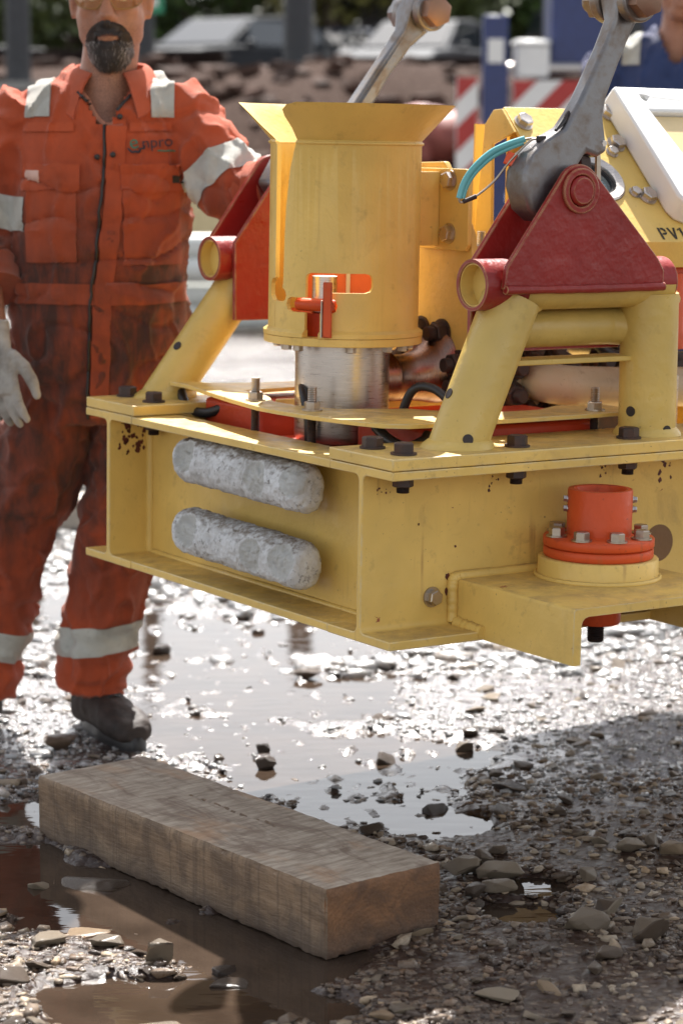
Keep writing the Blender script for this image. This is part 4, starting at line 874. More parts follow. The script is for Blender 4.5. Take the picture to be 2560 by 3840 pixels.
# wedge, split pin and keeper wire on the near link
P1 = lambda v, u, z: Vector((v, u, z)) - off1
mb = MB(); mb.prism([P1(.462, -.012, .548), P1(.487, -.012, .541), P1(.50, -.012, .47), P1(.478, -.012, .47)], (0, .024, 0)); obj('wedge', mb, M_DBOLT, l1, bevel=.002)
mb = MB(); mb.prism([P1(.503, -.010, .552), P1(.511, -.010, .552), P1(.516, -.010, .47), P1(.505, -.010, .47)], (0, .006, 0)); obj('spring_strip', mb, M_BOLT, l1)
inst('screw', ME_TINY, l1, P1(.505, -.0195, .566), (0, -1, 0), 0, 1.1)
mb = MB(); mb.tube([P1(.395, -.022, .588), P1(.42, -.012, .606), P1(.436, -.006, .622)], [.003, .006, .003], 10); obj('slot', mb, M_DARK, l1)
def wire(name, pts, r, mat): mb = MB(); mb.tube(smoothpath([P1(*p) for p in pts], 8), r, 10); return obj(name, mb, mat, l1)
wire('keeper_wire', [(.400, -.018, .580), (.388, -.017, .572), (.368, -.007, .572), (.354, .0, .568), (.328, .02, .534), (.306, .04, .495), (.272, .05, .467), (.256, .058, .459), (.247, .061, .457), (.244, .061, .466)], .0022, M_BOLT)
wire('wire_sleeve', [(.2445, .061, .464), (.252, .058, .491), (.267, .05, .518), (.295, .04, .545), (.322, .025, .561), (.350, .010, .572)], .0058, M_TEAL)
wire('wire_sleeve', [(.252, .060, .464), (.259, .057, .488), (.273, .049, .513), (.299, .039, .538), (.325, .024, .554), (.348, .011, .565)], .0042, M_TEAL)
wire('wire_end', [(.349, .010, .571), (.358, .001, .573), (.366, -.006, .572)], .002, M_BOLT)
mb = MB(); mb.box(-.009, .009, -.005, .005, -.006, .006); o = obj('crimp', mb, M_DARK, l1, bevel=.002); o.location = P1(.372, -.010, .572)
mb = MB(); mb.tube([P1(.252, .060, .4575), P1(.274, .049, .468)], [.004, .0045], 8); obj('wire_splice', mb, M_DBOLT, l1)
mb = MB(); mb.prism([P1(.318, .03, .528), P1(.324, .026, .548), P1(.340, .016, .540), P1(.334, .018, .518)], (0, -.004, .002)); obj('orange_tag', mb, M_FLAG, l1)
# wire rope legs of the sling going up to the crane hook (above the picture)
HOOK = FMW @ Vector((1.05, .46, 2.4))
for (rt, off, bb, lab) in ((l1, off1, bb1, 'steel wire rope leg rising from the near forged link'), (l2, off2, bb2, 'steel wire rope leg rising from the link behind the bell guide')):
    p = rt.matrix_world @ bb; d = (HOOK - p).normalized()
    mb = MB(); mb.tube([p + d * .035, p + d * .16], [.036, .022], 18); mb.tube([p + d * .16, HOOK], .013, 12)
    tag(obj('sling_rope', mb, M_FORGE), lab, 'sling rope', 'wire rope legs of the lifting sling')

# ================================================================ PEOPLE
def fabric(name, c, grime, gamt=.8, low=None):
    m, t, n, b = newmat(name); v = coords(t)
    big = noi(t, v, 5.5, 6, .62, .4); mid = noi(t, v, 22, 5, .6)
    cc = ramp(t, mid, [(.3, tuple(x * .86 for x in c)), (.7, tuple(min(1, x * 1.08) for x in c))])
    f = mask(t, big, .47, .68)
    if low:   # oil and mud worn into belly, thighs and knees (front side, below the chest)
        s = nd(t, 'ShaderNodeSeparateXYZ'); t.links.new(v, s.inputs[0])
        z = s.outputs[2]; streak = noi(t, coords(t, (34, 34, 9)), 1, 5, .65, .3)
        zz = mth(t, 'MULTIPLY', mask(t, z, 1.36, 1.10), mask(t, z, .10, .55))
        f = mth(t, 'MULTIPLY', mth(t, 'ADD', .24, mth(t, 'MULTIPLY', zz, .74)), mth(t, 'ADD', .50, mth(t, 'ADD', mth(t, 'MULTIPLY', mask(t, big, .32, .62), .42), mth(t, 'MULTIPLY', mask(t, streak, .38, .64), .32))))
    cc = mix(t, mth(t, 'MULTIPLY', f, gamt), cc, grime)
    cc = mix(t, mth(t, 'MULTIPLY', mask(t, noi(t, v, 60, 4, .7), .6, .75), .35), cc, grime)
    t.links.new(cc, b.inputs['Base Color']); b.inputs['Roughness'].default_value = .85
    b.inputs['Sheen Weight'].default_value = .25; b.inputs['Sheen Roughness'].default_value = .5; b.inputs['Sheen Tint'].default_value = (1, .8, .7, 1)
    wv = nd(t, 'ShaderNodeTexWave'); wv.inputs['Scale'].default_value = 260; wv.bands_direction = 'DIAGONAL'; t.links.new(v, wv.inputs['Vector'])
    bump(t, b, mth(t, 'ADD', mth(t, 'MULTIPLY', wv.outputs['Fac'], .25), noi(t, v, 38, 4, .6)), .45, .006); return m
M_COV = fabric('orange_coverall', (.55, .082, .019), (.055, .017, .010), .9, True)
M_COVD = fabric('orange_coverall_trim', (.53, .08, .018), (.09, .025, .013), .6, True)
M_BLUE = fabric('navy_coverall', (.018, .04, .13), (.01, .015, .04), .4)
M_REFL = fabric('reflective_tape', (.52, .52, .47), (.24, .21, .16), .6)
M_GLOVE = fabric('grey_white_glove', (.46, .44, .40), (.10, .078, .06), .95)
def skin_mat():
    m, t, n, b = newmat('skin'); v = coords(t); f = noi(t, v, 30, 5)
    c = ramp(t, f, [(.3, (.34, .15, .09)), (.7, (.45, .21, .13))])
    s = nd(t, 'ShaderNodeSeparateXYZ'); t.links.new(v, s.inputs[0])
    st = mth(t, 'MULTIPLY', mask(t, s.outputs[2], 1.63, 1.59), mask(t, noi(t, v, 420, 3, .7), .44, .6))
    c = mix(t, mth(t, 'MULTIPLY', st, .55), c, (.07, .04, .03))
    t.links.new(c, b.inputs['Base Color']); b.inputs['Roughness'].default_value = .5
    b.inputs['Subsurface Weight'].default_value = .12; b.inputs['Subsurface Radius'].default_value = (.01, .004, .002)
    bump(t, b, noi(t, v, 260, 3), .25, .001); return m
M_SKIN = skin_mat()
M_HAIR = plain('dark_beard_hair', (.03, .019, .014), .55, .5, 60)
M_GREYH = plain('grey_beard_hair', (.30, .27, .25), .55, .4, 60)
M_LEATH = plain('muddy_boot_leather', (.032, .022, .018), .7, .7, 16, bs=.8)
M_HAT = plain('white_hard_hat', (.8, .8, .78), .25, .03)
M_ZIP = plain('black_zip', (.02, .017, .016), .5)
M_TEE = plain('pink_orange_tshirt', (.62, .26, .16), .8)
m, t, n_, b_ = newmat('amber_lens'); b_.inputs['Base Color'].default_value = (1.0, .88, .62, 1); b_.inputs['Roughness'].default_value = .03; b_.inputs['Transmission Weight'].default_value = 1.0; b_.inputs['IOR'].default_value = 1.12; b_.inputs['Coat Weight'].default_value = .5; M_LENS = m
M_LOGOD = plain('logo_dark_print', (.025, .025, .035), .7); M_LOGOG = plain('logo_green_print', (.03, .16, .10), .7)

def remesh(mb, voxel, smooth=3, disp=None):
    me = mb.mesh('tmp'); o = bpy.data.objects.new('tmp', me); col.objects.link(o)
    r = o.modifiers.new('r', 'REMESH'); r.mode = 'VOXEL'; r.voxel_size = voxel
    if smooth: s = o.modifiers.new('s', 'SMOOTH'); s.factor = .5; s.iterations = smooth
    dg = bpy.context.evaluated_depsgraph_get(); dg.update()
    out = bpy.data.meshes.new_from_object(o.evaluated_get(dg)); bpy.data.objects.remove(o); bpy.data.meshes.remove(me)
    if disp:
        out.update(); nrm = np.empty(len(out.vertices) * 3, np.float32); out.vertices.foreach_get('normal', nrm); nrm = nrm.reshape(-1, 3)
        co = np.empty(len(out.vertices) * 3, np.float32); out.vertices.foreach_get('co', co); co = co.reshape(-1, 3)
        d = np.array([disp(*p) for p in co], np.float32); co += nrm * d[:, None]; out.vertices.foreach_set('co', co.ravel()); out.update()
    return out
def limb(mb, pts, radii, n=20): mb.tube(smoothpath(pts, 5), [radii[min(int(i / 5), len(radii) - 1)] * (1 - (i % 5) / 5) + radii[min(int(i / 5) + 1, len(radii) - 1)] * ((i % 5) / 5) for i in range((len(pts) - 1) * 5 + 1)], n)
def ell(cx, cy, cz, rx, ry, n=28, p=2.3):
    return [(cx + rx * abs(cos(2 * pi * i / n)) ** (2 / p) * (1 if cos(2 * pi * i / n) >= 0 else -1), cy + ry * abs(sin(2 * pi * i / n)) ** (2 / p) * (1 if sin(2 * pi * i / n) >= 0 else -1), cz) for i in range(n)]
def head_parts(mb, hx, hy, hz):
    # hz: eye height; face looks to -y
    S = lambda x, y, z, r: mb.sphere((hx + x, hy + y, hz + z), r)
    S(0, .012, .035, (.083, .100, .092)); S(0, -.018, -.042, (.075, .076, .086)); S(0, -.04, -.105, (.045, .05, .034))       # cranium, face, chin
    S(.036, -.058, -.028, (.03, .028, .026)); S(-.036, -.058, -.028, (.03, .028, .026)); S(0, -.076, .024, (.055, .02, .013))
    S(.045, -.008, -.074, (.026, .046, .034)); S(-.045, -.008, -.074, (.026, .046, .034))
    mb.tube([(hx, hy - .088, hz + .008), (hx, hy - .104, hz - .022), (hx, hy - .114, hz - .042), (hx, hy - .096, hz - .053)], [.010, .013, .0175, .012], 12)
    S(.013, -.098, -.046, (.0105, .011, .009)); S(-.013, -.098, -.046, (.0105, .011, .009))
    S(0, -.091, -.079, (.026, .012, .0065)); S(0, -.090, -.091, (.024, .012, .0075)); S(0, -.088, -.066, (.028, .011, .01))
    for s in (1, -1):
        S(s * .084, .012, -.008, (.009, .02, .033)); S(s * .09, .02, .008, (.006, .014, .02)); S(s * .083, .004, -.036, (.007, .010, .011))
def glove_mesh(spread, curl, thumb_side, voxel=.0032):
    # local: wrist at origin, fingers along -z, palm normal +y, thumb to thumb_side*x
    mb = MB(); mb.tube([(0, 0, .05), (0, 0, .02), (0, 0, -.0)], [(.036, .03), (.034, .027), (.036, .024)], 20)
    mb.tube([(0, 0, .005), (0, 0, -.04), (0, .003, -.09), (0, .004, -.102)], [(.034, .022), (.042, .0195), (.044, .0175), (.040, .0145)], 24)
    L = (.070, .078, .072, .056); X = (.031, .0105, -.0105, -.030)
    for i in range(4):
        x = X[i] * thumb_side; a = curl * (1 + .12 * i); p = Vector((x, .004, -.092)); d = Vector((x * spread, 0, -1)).normalized(); pts = [p]
        for k, f in enumerate((.46, .31, .23)):
            ang = a * (k + 1) * .5; pts.append(pts[-1] + Vector((d.x, sin(ang), -cos(ang))).normalized() * L[i] * f)
        mb.tube(pts, [.0108, .0102, .0095, .0078], 12); mb.sphere(pts[-1], .008, 10, 8)
    t0 = Vector((thumb_side * .03, .004, -.022)); t = [t0, t0 + Vector((thumb_side * .022, .014, -.03)), t0 + Vector((thumb_side * .030, .026, -.062)), t0 + Vector((thumb_side * .030, .034, -.088))]
    mb.tube(t, [.016, .0145, .0125, .0095], 12); mb.sphere(t[-1], .0098, 10, 8)
    return remesh(mb, voxel, 4, lambda x, y, z: .0012 * nz(x, y, z, 90))
def boot_mesh(seed=0):
    # local: heel at origin, toe along -y, sole at z=0
    mb = MB(); secs = [(.045, .035, .0, .05), (.03, .043, .0, .085), (-.02, .044, .0, .10), (-.07, .044, .0, .098), (-.11, .048, .0, .085), (-.15, .053, .0, .075), (-.19, .053, .0, .066), (-.225, .044, .0, .052), (-.243, .024, .004, .035)]
    rings = []
    for y, wd, z0, z1 in secs: rings.append([(wd * (abs(cos(a)) ** .75) * (1 if cos(a) > 0 else -1), y, (z0 + z1) / 2 + (z1 - z0) / 2 * (abs(sin(a)) ** .7) * (1 if sin(a) > 0 else -1) + .014) for a in [2 * pi * i / 24 for i in range(24)]])
    mb.loft(rings); mb.tube([(0, 0, .09), (0, .0, .14), (0, .005, .24)], [(.05, .058), (.05, .056), (.055, .06)], 24)
    up = remesh(mb, .005, 5, lambda x, y, z: .004 * nz(x + seed, y, z, 35) * (1 if z > .05 else .3))
    sl = MB(); n = 40; out = []
    for i in range(n):
        a = 2 * pi * i / n; yy = sin(a); y = -.10 + .152 * yy; wd = .052 if y < -.1 else .045; out.append((wd * cos(a) * (1 - .12 * (yy > .5)), y, 0))
    sl.loft([[(x * .98, y, 0) for x, y, _ in out], [(x * 1.0, -.1 + (y + .1) * 1.0, .006) for x, y, _ in out], [(x * .98, -.1 + (y + .1) * .99, .02) for x, y, _ in out], [(x * .9, -.1 + (y + .1) * .96, .03) for x, y, _ in out]])
    return up, sl.mesh('sole')
def slab(me, name, planes, off, mat, parent, flt=None):
    """strip of cloth: the part of the garment between planes, lifted off its surface"""
    bm = bmesh.new(); bm.from_mesh(me)
    if flt: bmesh.ops.delete(bm, geom=[v for v in bm.verts if not flt(v.co)], context='VERTS')
    for co, no in planes: bmesh.ops.bisect_plane(bm, geom=bm.verts[:] + bm.edges[:] + bm.faces[:], plane_co=co, plane_no=no, clear_outer=True)
    if not bm.faces: bm.free(); return None
    bm.normal_update(); new = [(v, v.co + v.normal * off) for v in bm.verts]
    for v, c in new: v.co = c
    be = [e for e in bm.edges if len(e.link_faces) == 1]
    ex = bmesh.ops.extrude_edge_only(bm, edges=be)
    inv = [v for v in ex['geom'] if isinstance(v, bmesh.types.BMVert)]
    # pull the new rim back to the cloth
    kd = BVHTree.FromPolygons([p.co[:] for p in me.vertices], [tuple(p.vertices) for p in me.polygons]) if off > .004 else None
    for v in inv:
        if kd: v.co = kd.find_nearest(v.co)[0]
    o_me = bpy.data.meshes.new(name); bm.to_mesh(o_me); bm.free()
    return link(name, o_me, mat, parent, angle=60)
def onto(tree, pts, dirv, off):
    out = []
    for p in pts:
        h = tree.ray_cast(Vector(p), Vector(dirv)); 
        if h[0] is not None: out.append(h[0] + h[1] * off)
    return out
def cover_disp(P):
    sh, el = P['sh'], P['el']
    def f(x, y, z):
        d = .0075 * fbm(x * 1.0, y, z * .55, 8, 3)
        w = abs(nz(x * 1.3 + 3, y * 1.3, z * .9, 11)); d += .011 * (max(0, .25 - w) / .25) ** 2         # sharp folds
        w2 = abs(nz(x * .8 - 7, y * .8 + 2, z * 1.6, 8)); d -= .010 * (max(0, .16 - w2) / .16)
        if z < .34:                                                                         # trouser legs bunching above the boots
            k = min(1, (.34 - z) / .15); d += k * .009 * sin(z * 95 + 5 * nz(x, y, z, 7)) * (.5 + .5 * nz(x, y, z + 3, 6))
        if .42 < z < .62: d += .005 * sin(z * 75 + 6 * nz(x, y, z, 6)) * (1 - abs(z - .52) / .1)
        if .66 < z < .86: d += .005 * sin((z - abs(x) * .8) * 60 + 3 * nz(x, y, z, 5)) * (1 - abs(z - .76) / .1)  # crotch creases
        for e in el:                                                                         # sleeve folds round the elbow
            q = ((x - e[0]) ** 2 + (y - e[1]) ** 2 + (z - e[2]) ** 2) ** .5
            if q < .15: d += (1 - q / .15) * .010 * sin(((x - e[0]) * e[3] + (y - e[1]) * e[4] + (z - e[2]) * e[5]) * 150 + 4 * nz(x, y, z, 9))
        return d
    return f
def person(loc, P, M_suit, M_trim, label, full=True, rz=0, voxel=.0075):
    hx, hy, hz = P['eye']
    bodyb = MB(); head_parts(bodyb, hx, hy, hz)
    bodyb.tube([(hx, hy + .02, hz - .09), (hx * .75, hy + .035, hz - .15), (hx * .4, hy + .05, hz - .25)], [(.062, .062), (.062, .064), (.085, .075)], 24)
    bodyb.loft([ell(.0, .02, z, rx, ry) for z, rx, ry in ((hz - .22, .11, .075), (hz - .36, .13, .09), (hz - .6, .13, .09), (hz - .85, .13, .09))])
    for k in ('L', 'R'):
        bodyb.tube(smoothpath(P['arm' + k], 4), .036, 12); bodyb.tube(smoothpath(P['leg' + k], 4), .05, 12)
    bme = remesh(bodyb, .0055, 4)
    root = link('person', bme, M_SKIN, angle=180); root.location = loc; root.rotation_euler = (0, 0, rz)
    tag(root, label, 'person')
    # coverall
    cb = MB(); cb.loft([ell(*s) for s in P['torso']])
    for k in ('L', 'R'):
        limb(cb, P['arm' + k][:P.get('sleeve' + k, 4)], P['armr' + k], 24); limb(cb, P['leg' + k], P['legr'], 24)
    cme = remesh(cb, voxel, 4, cover_disp(P))
    # neck opening: cut a V out of the front
    bm = bmesh.new(); bm.from_mesh(cme); nk = P['neck']
    bmesh.ops.delete(bm, geom=[v for v in bm.verts if v.co.z > nk[2] - .125 and abs(v.co.x - nk[0]) < (.013 + .062 * min(1, max(0, (v.co.z - (nk[2] - .12)) / .12))) and (v.co.y < .03 or v.co.z > nk[2] - .01)], context='VERTS')
    bm.to_mesh(cme); bm.free()
    cov = link('coverall', cme, M_suit, root, angle=180)
    return root, cov, cme
PW = dict(eye=(.042, -.035, 1.662), neck=(.03, 0, 1.515),
    torso=[(.0, .0, .73, .175, .125), (.0, .005, .80, .205, .145), (.005, .0, .90, .205, .15), (.0, -.005, 1.02, .192, .148), (.005, -.005, 1.14, .197, .15), (.012, .0, 1.26, .203, .142), (.018, .008, 1.36, .208, .128), (.02, .015, 1.43, .20, .11), (.024, .022, 1.475, .155, .088), (.03, .026, 1.505, .095, .07), (.032, .028, 1.52, .075, .06)],
    armL=[(.165, .012, 1.43), (.225, -.02, 1.37), (.30, -.085, 1.255), (.36, -.125, 1.235), (.52, -.205, 1.30)], armrL=[.078, .078, .080, .066, .05], sleeveL=4,
    armR=[(-.145, .012, 1.43), (-.205, .008, 1.34), (-.236, -.015, 1.16), (-.242, -.07, 1.07), (-.212, -.185, .925)], armrR=[.078, .077, .073, .064, .05], sleeveR=4,
    legL=[(.095, .0, .84), (.085, -.005, .68), (.04, -.02, .47), (-.002, -.005, .27), (-.03, .0, .105)], legR=[(-.095, .0, .84), (-.125, -.005, .68), (-.20, -.02, .47), (-.245, .0, .27), (-.285, .01, .105)], legr=[.115, .106, .092, .085, .08],
    sh=[(.19, 0, 1.42), (-.19, 0, 1.42)], el=[(.335, -.11, 1.245, .65, -.5, .2), (-.235, .0, 1.08, 0, .2, 1)])
wk, cov, cme = person((-.545, 5.43, 0), PW, M_COV, M_COVD, 'bearded worker in dirty orange coverall resting one hand on the lifted frame')
tree = BVHTree.FromPolygons([v.co[:] for v in cme.vertices], [tuple(p.vertices) for p in cme.polygons])
# reflective strips
A, B = Vector(PW['armL'][1]), Vector(PW['armL'][2]); d = (B - A).normalized()
slab(cme, 'reflective_strip', [(A.lerp(B, .58), -d), (A.lerp(B, 1.04), d)], .003, M_REFL, cov, lambda c, A=A.copy(), d=d.copy(): c.x > .17 and c.z > 1.05 and ((c - A) - d * (c - A).dot(d)).length < .118 and c.x > .24 - (c.z - 1.2))
A, B = Vector(PW['armR'][1]), Vector(PW['armR'][2]); d = (B - A).normalized()
slab(cme, 'reflective_strip', [(A.lerp(B, .60), -d), (A.lerp(B, 1.0), d)], .003, M_REFL, cov, lambda c: c.x < -.145 and c.z > 1.0)
for x0, x1 in ((-.145, -.09), (.13, .18)):
    slab(cme, 'reflective_strip', [((x0, 0, 1.45), (-1, 0, 0)), ((x1, 0, 1.45), (1, 0, 0)), ((0, 0, 1.405), (0, 0, -1))], .0045, M_REFL, cov, lambda c: c.z > 1.38 and -.2 < c.x < .24)
slab(cme, 'reflective_strip', [((-.01, 0, .203), (.1, 0, -1)), ((-.01, 0, .268), (-.1, 0, 1))], .003, M_REFL, cov, lambda c: c.x > -.13)
slab(cme, 'reflective_strip', [((-.25, 0, .19), (-.25, 0, -1)), ((-.25, 0, .26), (.25, 0, 1))], .003, M_REFL, cov, lambda c: c.x < -.13)
# pockets with flaps
def patch(name, x0, x1, z0, z1, off, mat):
    return slab(cme, name, [((x0, 0, 0), (-1, 0, 0)), ((x1, 0, 0), (1, 0, 0)), ((0, 0, z0), (0, 0, -1)), ((0, 0, z1), (0, 0, 1)), ((0, -.01, 0), (0, 1, 0))], off, mat, cov, lambda c: c.y < .04 and abs(c.x) < .215)
patch('chest_pocket', .072, .188, 1.085, 1.275, .0045, M_COVD); patch('pocket_flap', .066, .194, 1.245, 1.302, .0085, M_COVD)
patch('chest_pocket', -.142, -.03, 1.09, 1.275, .0045, M_COVD); patch('pocket_flap', -.148, -.022, 1.245, 1.302, .0085, M_COVD)
patch('waistband', -.2, .2, 1.0, 1.045, .0038, M_COVD)
patch('yoke', -.15, -.035, 1.372, 1.392, .004, M_COVD); patch('yoke', .085, .175, 1.372, 1.392, .004, M_COVD)
patch('pocket_label', -.14, -.108, 1.262, 1.287, .0115, plain('faded_white_label', (.62, .4, .33), .7)); patch('pen_tag', .172, .192, 1.262, 1.281, .0115, M_ZIP)
# front flap and zip
zpts = [(.036, -.4, 1.40), (.032, -.4, 1.36), (.03, -.4, 1.30), (.022, -.4, 1.2), (.012, -.4, 1.1), (.0, -.4, 1.02), (-.006, -.4, .92), (-.01, -.4, .82), (-.012, -.4, .75)]
zp = onto(tree, smoothpath(zpts, 6), (0, 1, 0), .004)
mb = MB(); mb.tube(zp, [(.0032, .0032)] * len(zp), 8); obj('zip', mb, M_ZIP, cov)
mb = MB(); L_ = onto(tree, [p + Vector((.006, 0, 0)) for p in smoothpath(zpts, 6)], (0, 1, 0), .0055); Rr = onto(tree, [p + Vector((.045, 0, 0)) for p in smoothpath(zpts, 6)], (0, 1, 0), .0045); k = min(len(L_), len(Rr))
mb.loft([[L_[i], Rr[i], Rr[i] + Vector((0, .005, 0)), L_[i] + Vector((0, .006, 0))] for i in range(k)]); obj('front_flap', mb, M_COVD, cov, angle=70)
for (x, z) in ((.018, 1.32), (.052, 1.322), (.062, 1.405)):
    q = onto(tree, [(x, -.4, z)], (0, 1, 0), .006)[0]; mb = MB(); mb.sphere(q, (.0065, .003, .0065), 12, 8); obj('snap_button', mb, M_ZIP, cov)
# lapels: dark zip edges of the open neck
for pts in ([(-.028, 1.455), (-.005, 1.43), (.02, 1.395)], [(.095, 1.455), (.07, 1.43), (.045, 1.395)]):
    q = onto(tree, smoothpath([(x, -.4, z) for x, z in pts], 6), (0, 1, 0), .006)
    if len(q) > 2: mb = MB(); mb.tube(q, .0035, 8); obj('zip_edge', mb, M_ZIP, cov)
# collar
def collar_sheet():
    prof = []; nA = 44; rings = []
    for i in range(nA + 1):
        t = i / nA; a = R(-64 + 308 * t)            # starts front right, passes behind the neck, ends front left
        fr_ = abs(t - .5) * 2; ca, sa = cos(a), sin(a)
        top = 1.512 + .02 * (1 - fr_) - .012 * fr_ ** 3; r0 = .074 + .006 * fr_
        tip = max(0, (fr_ - .72) / .28); drop = .052 + .045 * tip ** .8; r1 = .104 + .02 * fr_ + .018 * tip
        cx, cy = .034, .012
        x0, y0 = cx + r0 * ca, cy + r0 * sa * .95; x1, y1 = cx + r1 * ca * (1 + .15 * tip), cy + r1 * sa * (.95 + .05 * tip)
        sec = []
        for s in range(6):
            u = s / 5; zc = top + .006 * sin(pi * u) - drop * u ** 1.2; xx = x0 + (x1 - x0) * u; yy = y0 + (y1 - y0) * u; w_ = .003 * nz(xx * 3, yy * 3, zc, 9); sec.append(Vector((xx, yy - w_, zc + w_)))
        inner = [p + Vector((-.004 * ca, -.004 * sa, -.004)) for p in reversed(sec)]
        rings.append(sec + inner)
    mb = MB(); mb.loft(rings); return mb
obj('collar', collar_sheet(), M_COVD, cov, angle=70)
ts = MB(); ts.tube([(.036 + .07 * cos(R(a)), .0 + .075 * sin(R(a)), 1.475 - .09 * max(0, -sin(R(a))) ** 3) for a in range(0, 360, 12)], .007, 8); obj('tshirt_neckband', ts, M_TEE, wk)
# rolled sleeve cuffs
def cuff(p, dr, r, mat=M_COVD):
    p, dr = Vector(p), Vector(dr).normalized(); mb = MB()
    P_ = [p + dr * (.012 * k) for k in range(-3, 4)]; mb.tube(P_, [r * (1 + .05 * sin(k * 2.4) + .02 * (k % 2)) for k in range(7)], 26); obj('rolled_cuff', mb, mat, cov, angle=80)
cuff((.372, -.13, 1.236), (.16, -.08, .065), .074); cuff((-.229, -.082, 1.055), (.03, -.075, -.1), .066)
# logo
def text_mesh(txt, size):
    cu = bpy.data.curves.new('t', 'FONT'); cu.body = txt; cu.size = size; cu.resolution_u = 3; o = bpy.data.objects.new('t', cu); col.objects.link(o)
    dg = bpy.context.evaluated_depsgraph_get(); me = bpy.data.meshes.new_from_object(o.evaluated_get(dg)); bpy.data.objects.remove(o); bpy.data.curves.remove(cu); return me
def print_on(name, txt, size, x, z, mat, tilt=0.08, off=.009):
    me = text_mesh(txt, size); bm = bmesh.new(); bm.from_mesh(me); bmesh.ops.triangulate(bm, faces=bm.faces)
    for v in bm.verts:
        px, pz = v.co.x * cos(tilt) - v.co.y * sin(tilt), v.co.x * sin(tilt) + v.co.y * cos(tilt)
        h = tree.ray_cast(Vector((x + px, -.5, z + pz)), Vector((0, 1, 0))); v.co = (h[0] + Vector((0, -off, 0))) if h[0] is not None else Vector((x + px, -.16, z + pz))
    bm.to_mesh(me); bm.free(); me.materials.clear(); return link(name, me, mat, cov, smooth=False)
print_on('printed_logo', 'npro', .034, .113, 1.337, M_LOGOD); print_on('printed_logo_initial', 'e', .044, .088, 1.334, M_LOGOG, .25)
q = onto(tree, [(.142 + .005 * i, -.5, 1.3305 + .0005 * (i % 2)) for i in range(9)], (0, 1, 0), .009); mb = MB(); mb.tube(q, .0016, 6); obj('printed_logo_line', mb, M_LOGOG, cov)
# swoosh
q = onto(tree, smoothpath([(.082, -.5, 1.336), (.092, -.5, 1.327), (.106, -.5, 1.329), (.114, -.5, 1.342)], 5), (0, 1, 0), .009); mb = MB(); mb.tube(q, [.0012 + .0016 * sin(pi * i / max(1, len(q) - 1)) for i in range(len(q))], 6); obj('printed_logo_swoosh', mb, M_LOGOD, cov)
# beard: hair tufts over moustache and chin
def beard():
    fb = BVHTree.FromPolygons([v.co[:] for v in wk.data.vertices], [tuple(p.vertices) for p in wk.data.polygons]); hx, hy, hz = PW['eye']; r = random.Random(3); D, G = MB(), MB()
    k = 0
    while k < 5200:
        x = r.uniform(-.05, .05); z = r.uniform(-.142, -.052)
        mouth = (x / .026) ** 2 + ((z + .0855) / .0105) ** 2 < 1
        if mouth or (x / .047) ** 2 + ((z + .099) / .044) ** 2 > 1 + .15 * r.random(): continue
        h = fb.ray_cast(Vector((hx + x, hy - .3, hz + z)), Vector((0, 1, 0)))
        if h[0] is None: continue
        p, nn = h[0], h[1]; k += 1
        ln = (.011 if z > -.072 else .014) + (.010 * max(0, (-.095 - z) / .05)) * r.uniform(.6, 1.2)
        dr = (nn * .75 + Vector((x * 3 + r.uniform(-.3, .3), 0, -.85 - (.6 if z < -.1 else 0)))).normalized(); sd = dr.cross(nn).normalized() * .0009
        p2 = p + dr * ln * .55; p3 = p + dr * ln + Vector((-x * .2, .002, -ln * .15))
        grey = z < -.09 and r.random() < .03 + .42 * max(0, min(1, (abs(x) - .018) / .02))
        (G if grey else D).add([p - sd, p + sd, p2 + sd, p2 - sd, p3], [(0, 1, 2, 3), (3, 2, 4)])
    core = MB(); core.sphere((hx, hy - .064, hz - .118), (.035, .028, .026)); 
    bo = link('beard', D.mesh('beard', False), M_HAIR, wk, smooth=False); link('grey_beard_hair', G.mesh('grey', False), M_GREYH, bo, smooth=False); obj('beard_core', core, M_HAIR, bo)
beard()
hx, hy, hz = PW['eye']
mo = MB(); mo.sphere((hx, hy - .0955, hz - .085), (.02, .006, .0035)); obj('mouth', mo, plain('dark_lips', (.2, .07, .05), .45), wk)
for s in (-1, 1):
    e = MB(); e.sphere((hx + s * .032, hy - .076, hz), (.0125, .0125, .0125)); eo = obj('eye', e, plain('eye_white', (.7, .66, .6), .2), wk)
    e = MB(); e.sphere((hx + s * .032, hy - .0865, hz), (.0055, .003, .0055)); obj('iris', e, M_ZIP, eo)
    eb = MB(); eb.tube([(hx + s * .014, hy - .096, hz + .02), (hx + s * .032, hy - .094, hz + .026), (hx + s * .052, hy - .08, hz + .02)], [.004, .005, .003], 8); obj('eyebrow', eb, M_HAIR, wk)
